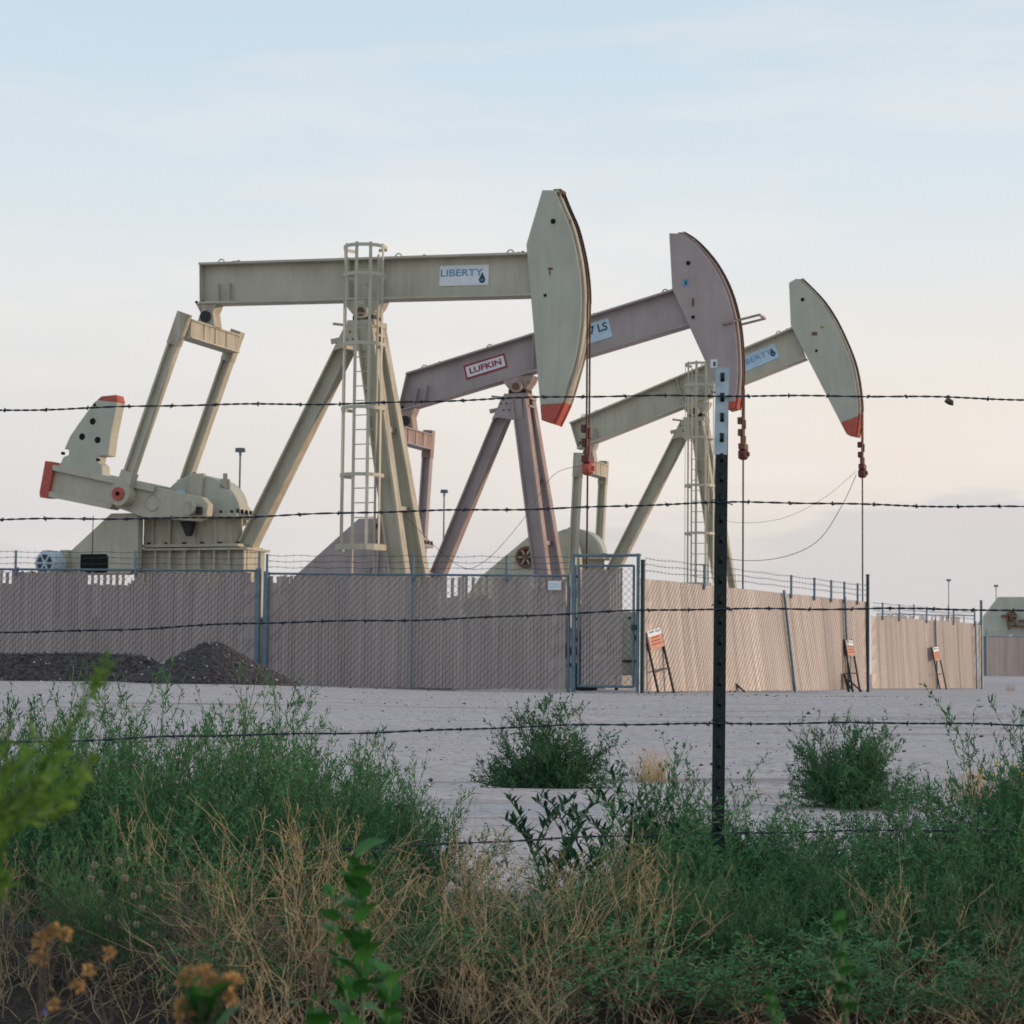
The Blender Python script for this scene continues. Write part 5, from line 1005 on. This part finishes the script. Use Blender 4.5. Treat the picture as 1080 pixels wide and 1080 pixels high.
# yellow flowers at the right edge
yw = plant('yellow_flower_weed', BUSH[0], U(1072, 10.5), 10.5, .62, .52, 'low green weed with yellow flowers near the right edge', 'flower')
def ymesh():
    V, F = [], []
    for k in range(6):
        a = k * 1.047; V += [(0, 0, 0), (.014 * math.cos(a - .4), .014 * math.sin(a - .4), .004), (.022 * math.cos(a), .022 * math.sin(a), .006), (.014 * math.cos(a + .4), .014 * math.sin(a + .4), .004)]; F.append((4 * k, 4 * k + 1, 4 * k + 2, 4 * k + 3))
    return np_mesh('yellow_flower', V, F, [PAL['yellow']])
YM = ymesh()
for (u, v) in ((1034, 812), (1041, 813), (1052, 806), (1056, 803), (1066, 804), (1036, 821), (1047, 818), (1030, 817), (1060, 812), (1078, 816), (1050, 824), (1072, 808)):
    h = link('yellow_flower', YM, yw); q = at(u, v, 10.25) - yw.location; q.rotate(Matrix.Rotation(-yw.rotation_euler.z, 3, 'Z')); h.location = (q.x / .62, q.y / .62, q.z / .52); h.rotation_euler = (vr.uniform(.3, 1.2), vr.uniform(-.6, .6), vr.uniform(0, 6)); h.scale = (1.1, 1.1, 1.3)
# dry tufts on the pale ground
def tuft(u, y, label, n=160):
    rng = np.random.default_rng(int(u)); x = U(u, y); P = np.zeros((n, 4, 3)); t = np.linspace(0, 1, 4); az = rng.uniform(0, 6.28, n); ln = rng.uniform(.05, .7, n); L = rng.uniform(.10, .26, n)
    d = nrm(np.stack([np.cos(az) * ln, np.sin(az) * ln, np.ones(n)], -1)); P = rng.normal(0, .07, (n, 1, 3)) * [1, 1, 0] + d[:, None] * (L[:, None] * t)[..., None]; V, F = strands(P, .002 * (1 - .7 * t)[None] * np.ones((n, 1)))
    o = tag(link('dry_grass_tuft', np_mesh('dry_grass_tuft', V, F, [PAL['dry']])), label, 'dry grass', 'dry tufts on the pale ground'); o.location = (x, y, float(gz(x, y)))
for i, (u, y, sx, sz, lb) in enumerate([(705, 5.4, 1.2, .62, 'spiky green sprig left of the post foot'), (748, 5.35, 1.1, .66, 'spiky green sprig hiding the foot of the steel post'), (782, 5.45, 1.2, .68, 'spiky green sprig at the right of the post foot'), (830, 5.4, 1.3, .60, 'spiky green sprig under the leaning fence, near row'), (872, 5.5, 1.2, .56, 'spiky green sprig under the dense bush, left one'), (925, 5.4, 1.3, .58, 'spiky green sprig under the dense bush, right one'), (975, 5.5, 1.2, .64, 'spiky green sprig under the farthest orange sign, near row'), (1025, 5.4, 1.3, .70, 'spiky green sprig left of the yellow flowers, near row'), (1066, 5.5, 1.2, .78, 'spiky green sprig under the yellow flowers, near row'),
        (660, 5.5, 1.0, .5, 'spiky green sprig among the willow-leaved plants'), (30, 5.6, 1.2, .8, 'spiky green sprig at the left end, near row'), (180, 5.7, 1.2, .82, 'spiky green sprig under the gearbox, near row'), (340, 5.8, 1.1, .78, 'spiky green sprig under the caged ladder, near row')]):
    plant('green_sprig', SPRIG[i % 3], U(u, y), y, sx, sz, lb, 'weed', 'spiky sprigs of the near row')
for i, u in enumerate(range(-40, 1130, 78)):
    if u < 210 or i in (6, 9, 11, 13): continue
    y = 3.75 + .09 * (i * 5 % 6); m = DRYW[i % 4]
    plant('low_straw' if m in DRYW else 'low_weed', m, U(u, y), y, .7 if m in DRYW else .45, .46 if m in DRYW else .34, uniq(('low bent straw' if m in DRYW else 'low green weed') + ' at the bottom edge, ' + where2(u)), 'dry weed' if m in DRYW else 'weed', 'low plants along the bottom edge')
for i, (u, y, sz) in enumerate([(215, 5.2, .55), (265, 4.9, .42), (310, 5.3, .6), (360, 5.0, .46), (415, 5.2, .5), (455, 4.8, .38), (500, 5.2, .42), (540, 4.7, .36), (245, 4.5, .34), (425, 4.5, .3)]): plant('green_sprig', SPRIG[i % 3], U(u, y), y, 1.0, sz, uniq('thin green sprig in the straw, ' + where2(u)), 'weed', 'green sprigs in the straw')
for i, (u, y) in enumerate([(760, 4.35), (930, 4.3), (1010, 4.45), (1090, 4.3), (660, 4.4)]): plant('green_weed', SPRIG[i % 3], U(u, y), y, 1.5, .34, uniq('dark low weed at the bottom right, ' + where(u)), 'weed', 'low green weeds among the straw')
tuft(692, 14.0, 'small dry straw tuft on the pale ground left of the steel post'); tuft(1028, 11.8, 'small dry straw tuft beside the yellow flowers'); tuft(1066, 60, 'tiny dry tuft on the far ground near the distant grey fence', 60)
# tall blurred green grass very near the camera at the left
def grass_spray(label, paths, y, seed, name='tall_grass'):
    rng = np.random.default_rng(seed); b = at(*paths[0][0], y); b.z = float(gz(b.x, b.y)); o = empty(name, b); tag(o, label, 'grass', 'bright grass close to the camera'); S = MB(); Cs, Ds, Ls, Ws = [], [], [], []
    for pth in paths:
        P = [at(u, v, y + rng.uniform(-.08, .08)) - b for u, v in pth]; P[0].z = -.02; S.tube(P, [.0013 * (1 - .6 * i / len(P)) for i in range(len(P))], 5)
        for i in range(0, len(P) - 1):
            n = 44
            for k in range(n):
                c = P[i].lerp(P[i + 1], k / n); dd = (P[i + 1] - P[i]).normalized(); v = nrm(np.array(dd) * .8 + rng.normal(0, .45, 3)); Cs.append(tuple(c)); Ds.append(v); Ls.append(rng.uniform(.008, .02)); Ws.append(rng.uniform(.0025, .005))
    S.build('stem', PAL['stem'], o); V, F = leaves(np.array(Cs), np.array(Ds), np.array(Ls), np.array(Ws), rng); link('blades', np_mesh('blades', V, F, [PAL['bright']]), o)
grass_spray('long bright green grass spike leaning right across the left thicket, out of focus', [[(-220, 1000), (-60, 905), (10, 862), (55, 805), (85, 750), (114, 700)]], 1.75, 1)
grass_spray('clump of blurred bright green grass at the left edge', [[(-180, 1100), (-60, 900), (-10, 820), (12, 765)], [(-180, 1100), (-30, 900), (22, 830), (40, 775)], [(-160, 1000), (-20, 880), (38, 840), (70, 795)], [(-160, 1100), (-60, 900), (-28, 800), (-12, 745)], [(-160, 1100), (-75, 920), (-30, 860), (6, 812)], [(-160, 950), (-20, 860), (40, 845), (88, 826)], [(-150, 980), (-40, 880), (30, 842), (62, 778)], [(-150, 1000), (-30, 895), (50, 850), (96, 800)], [(-150, 1000), (-70, 880), (-10, 850), (26, 790)], [(-150, 940), (-40, 880), (20, 868), (70, 850)]], 1.7, 2)
grass_spray('blurred dark green grass tips in the lower left corner edge', [[(-120, 1200), (-28, 1000), (-12, 940), (4, 885)], [(-120, 1200), (-35, 1000), (-14, 960), (2, 930)]], 1.7, 3)
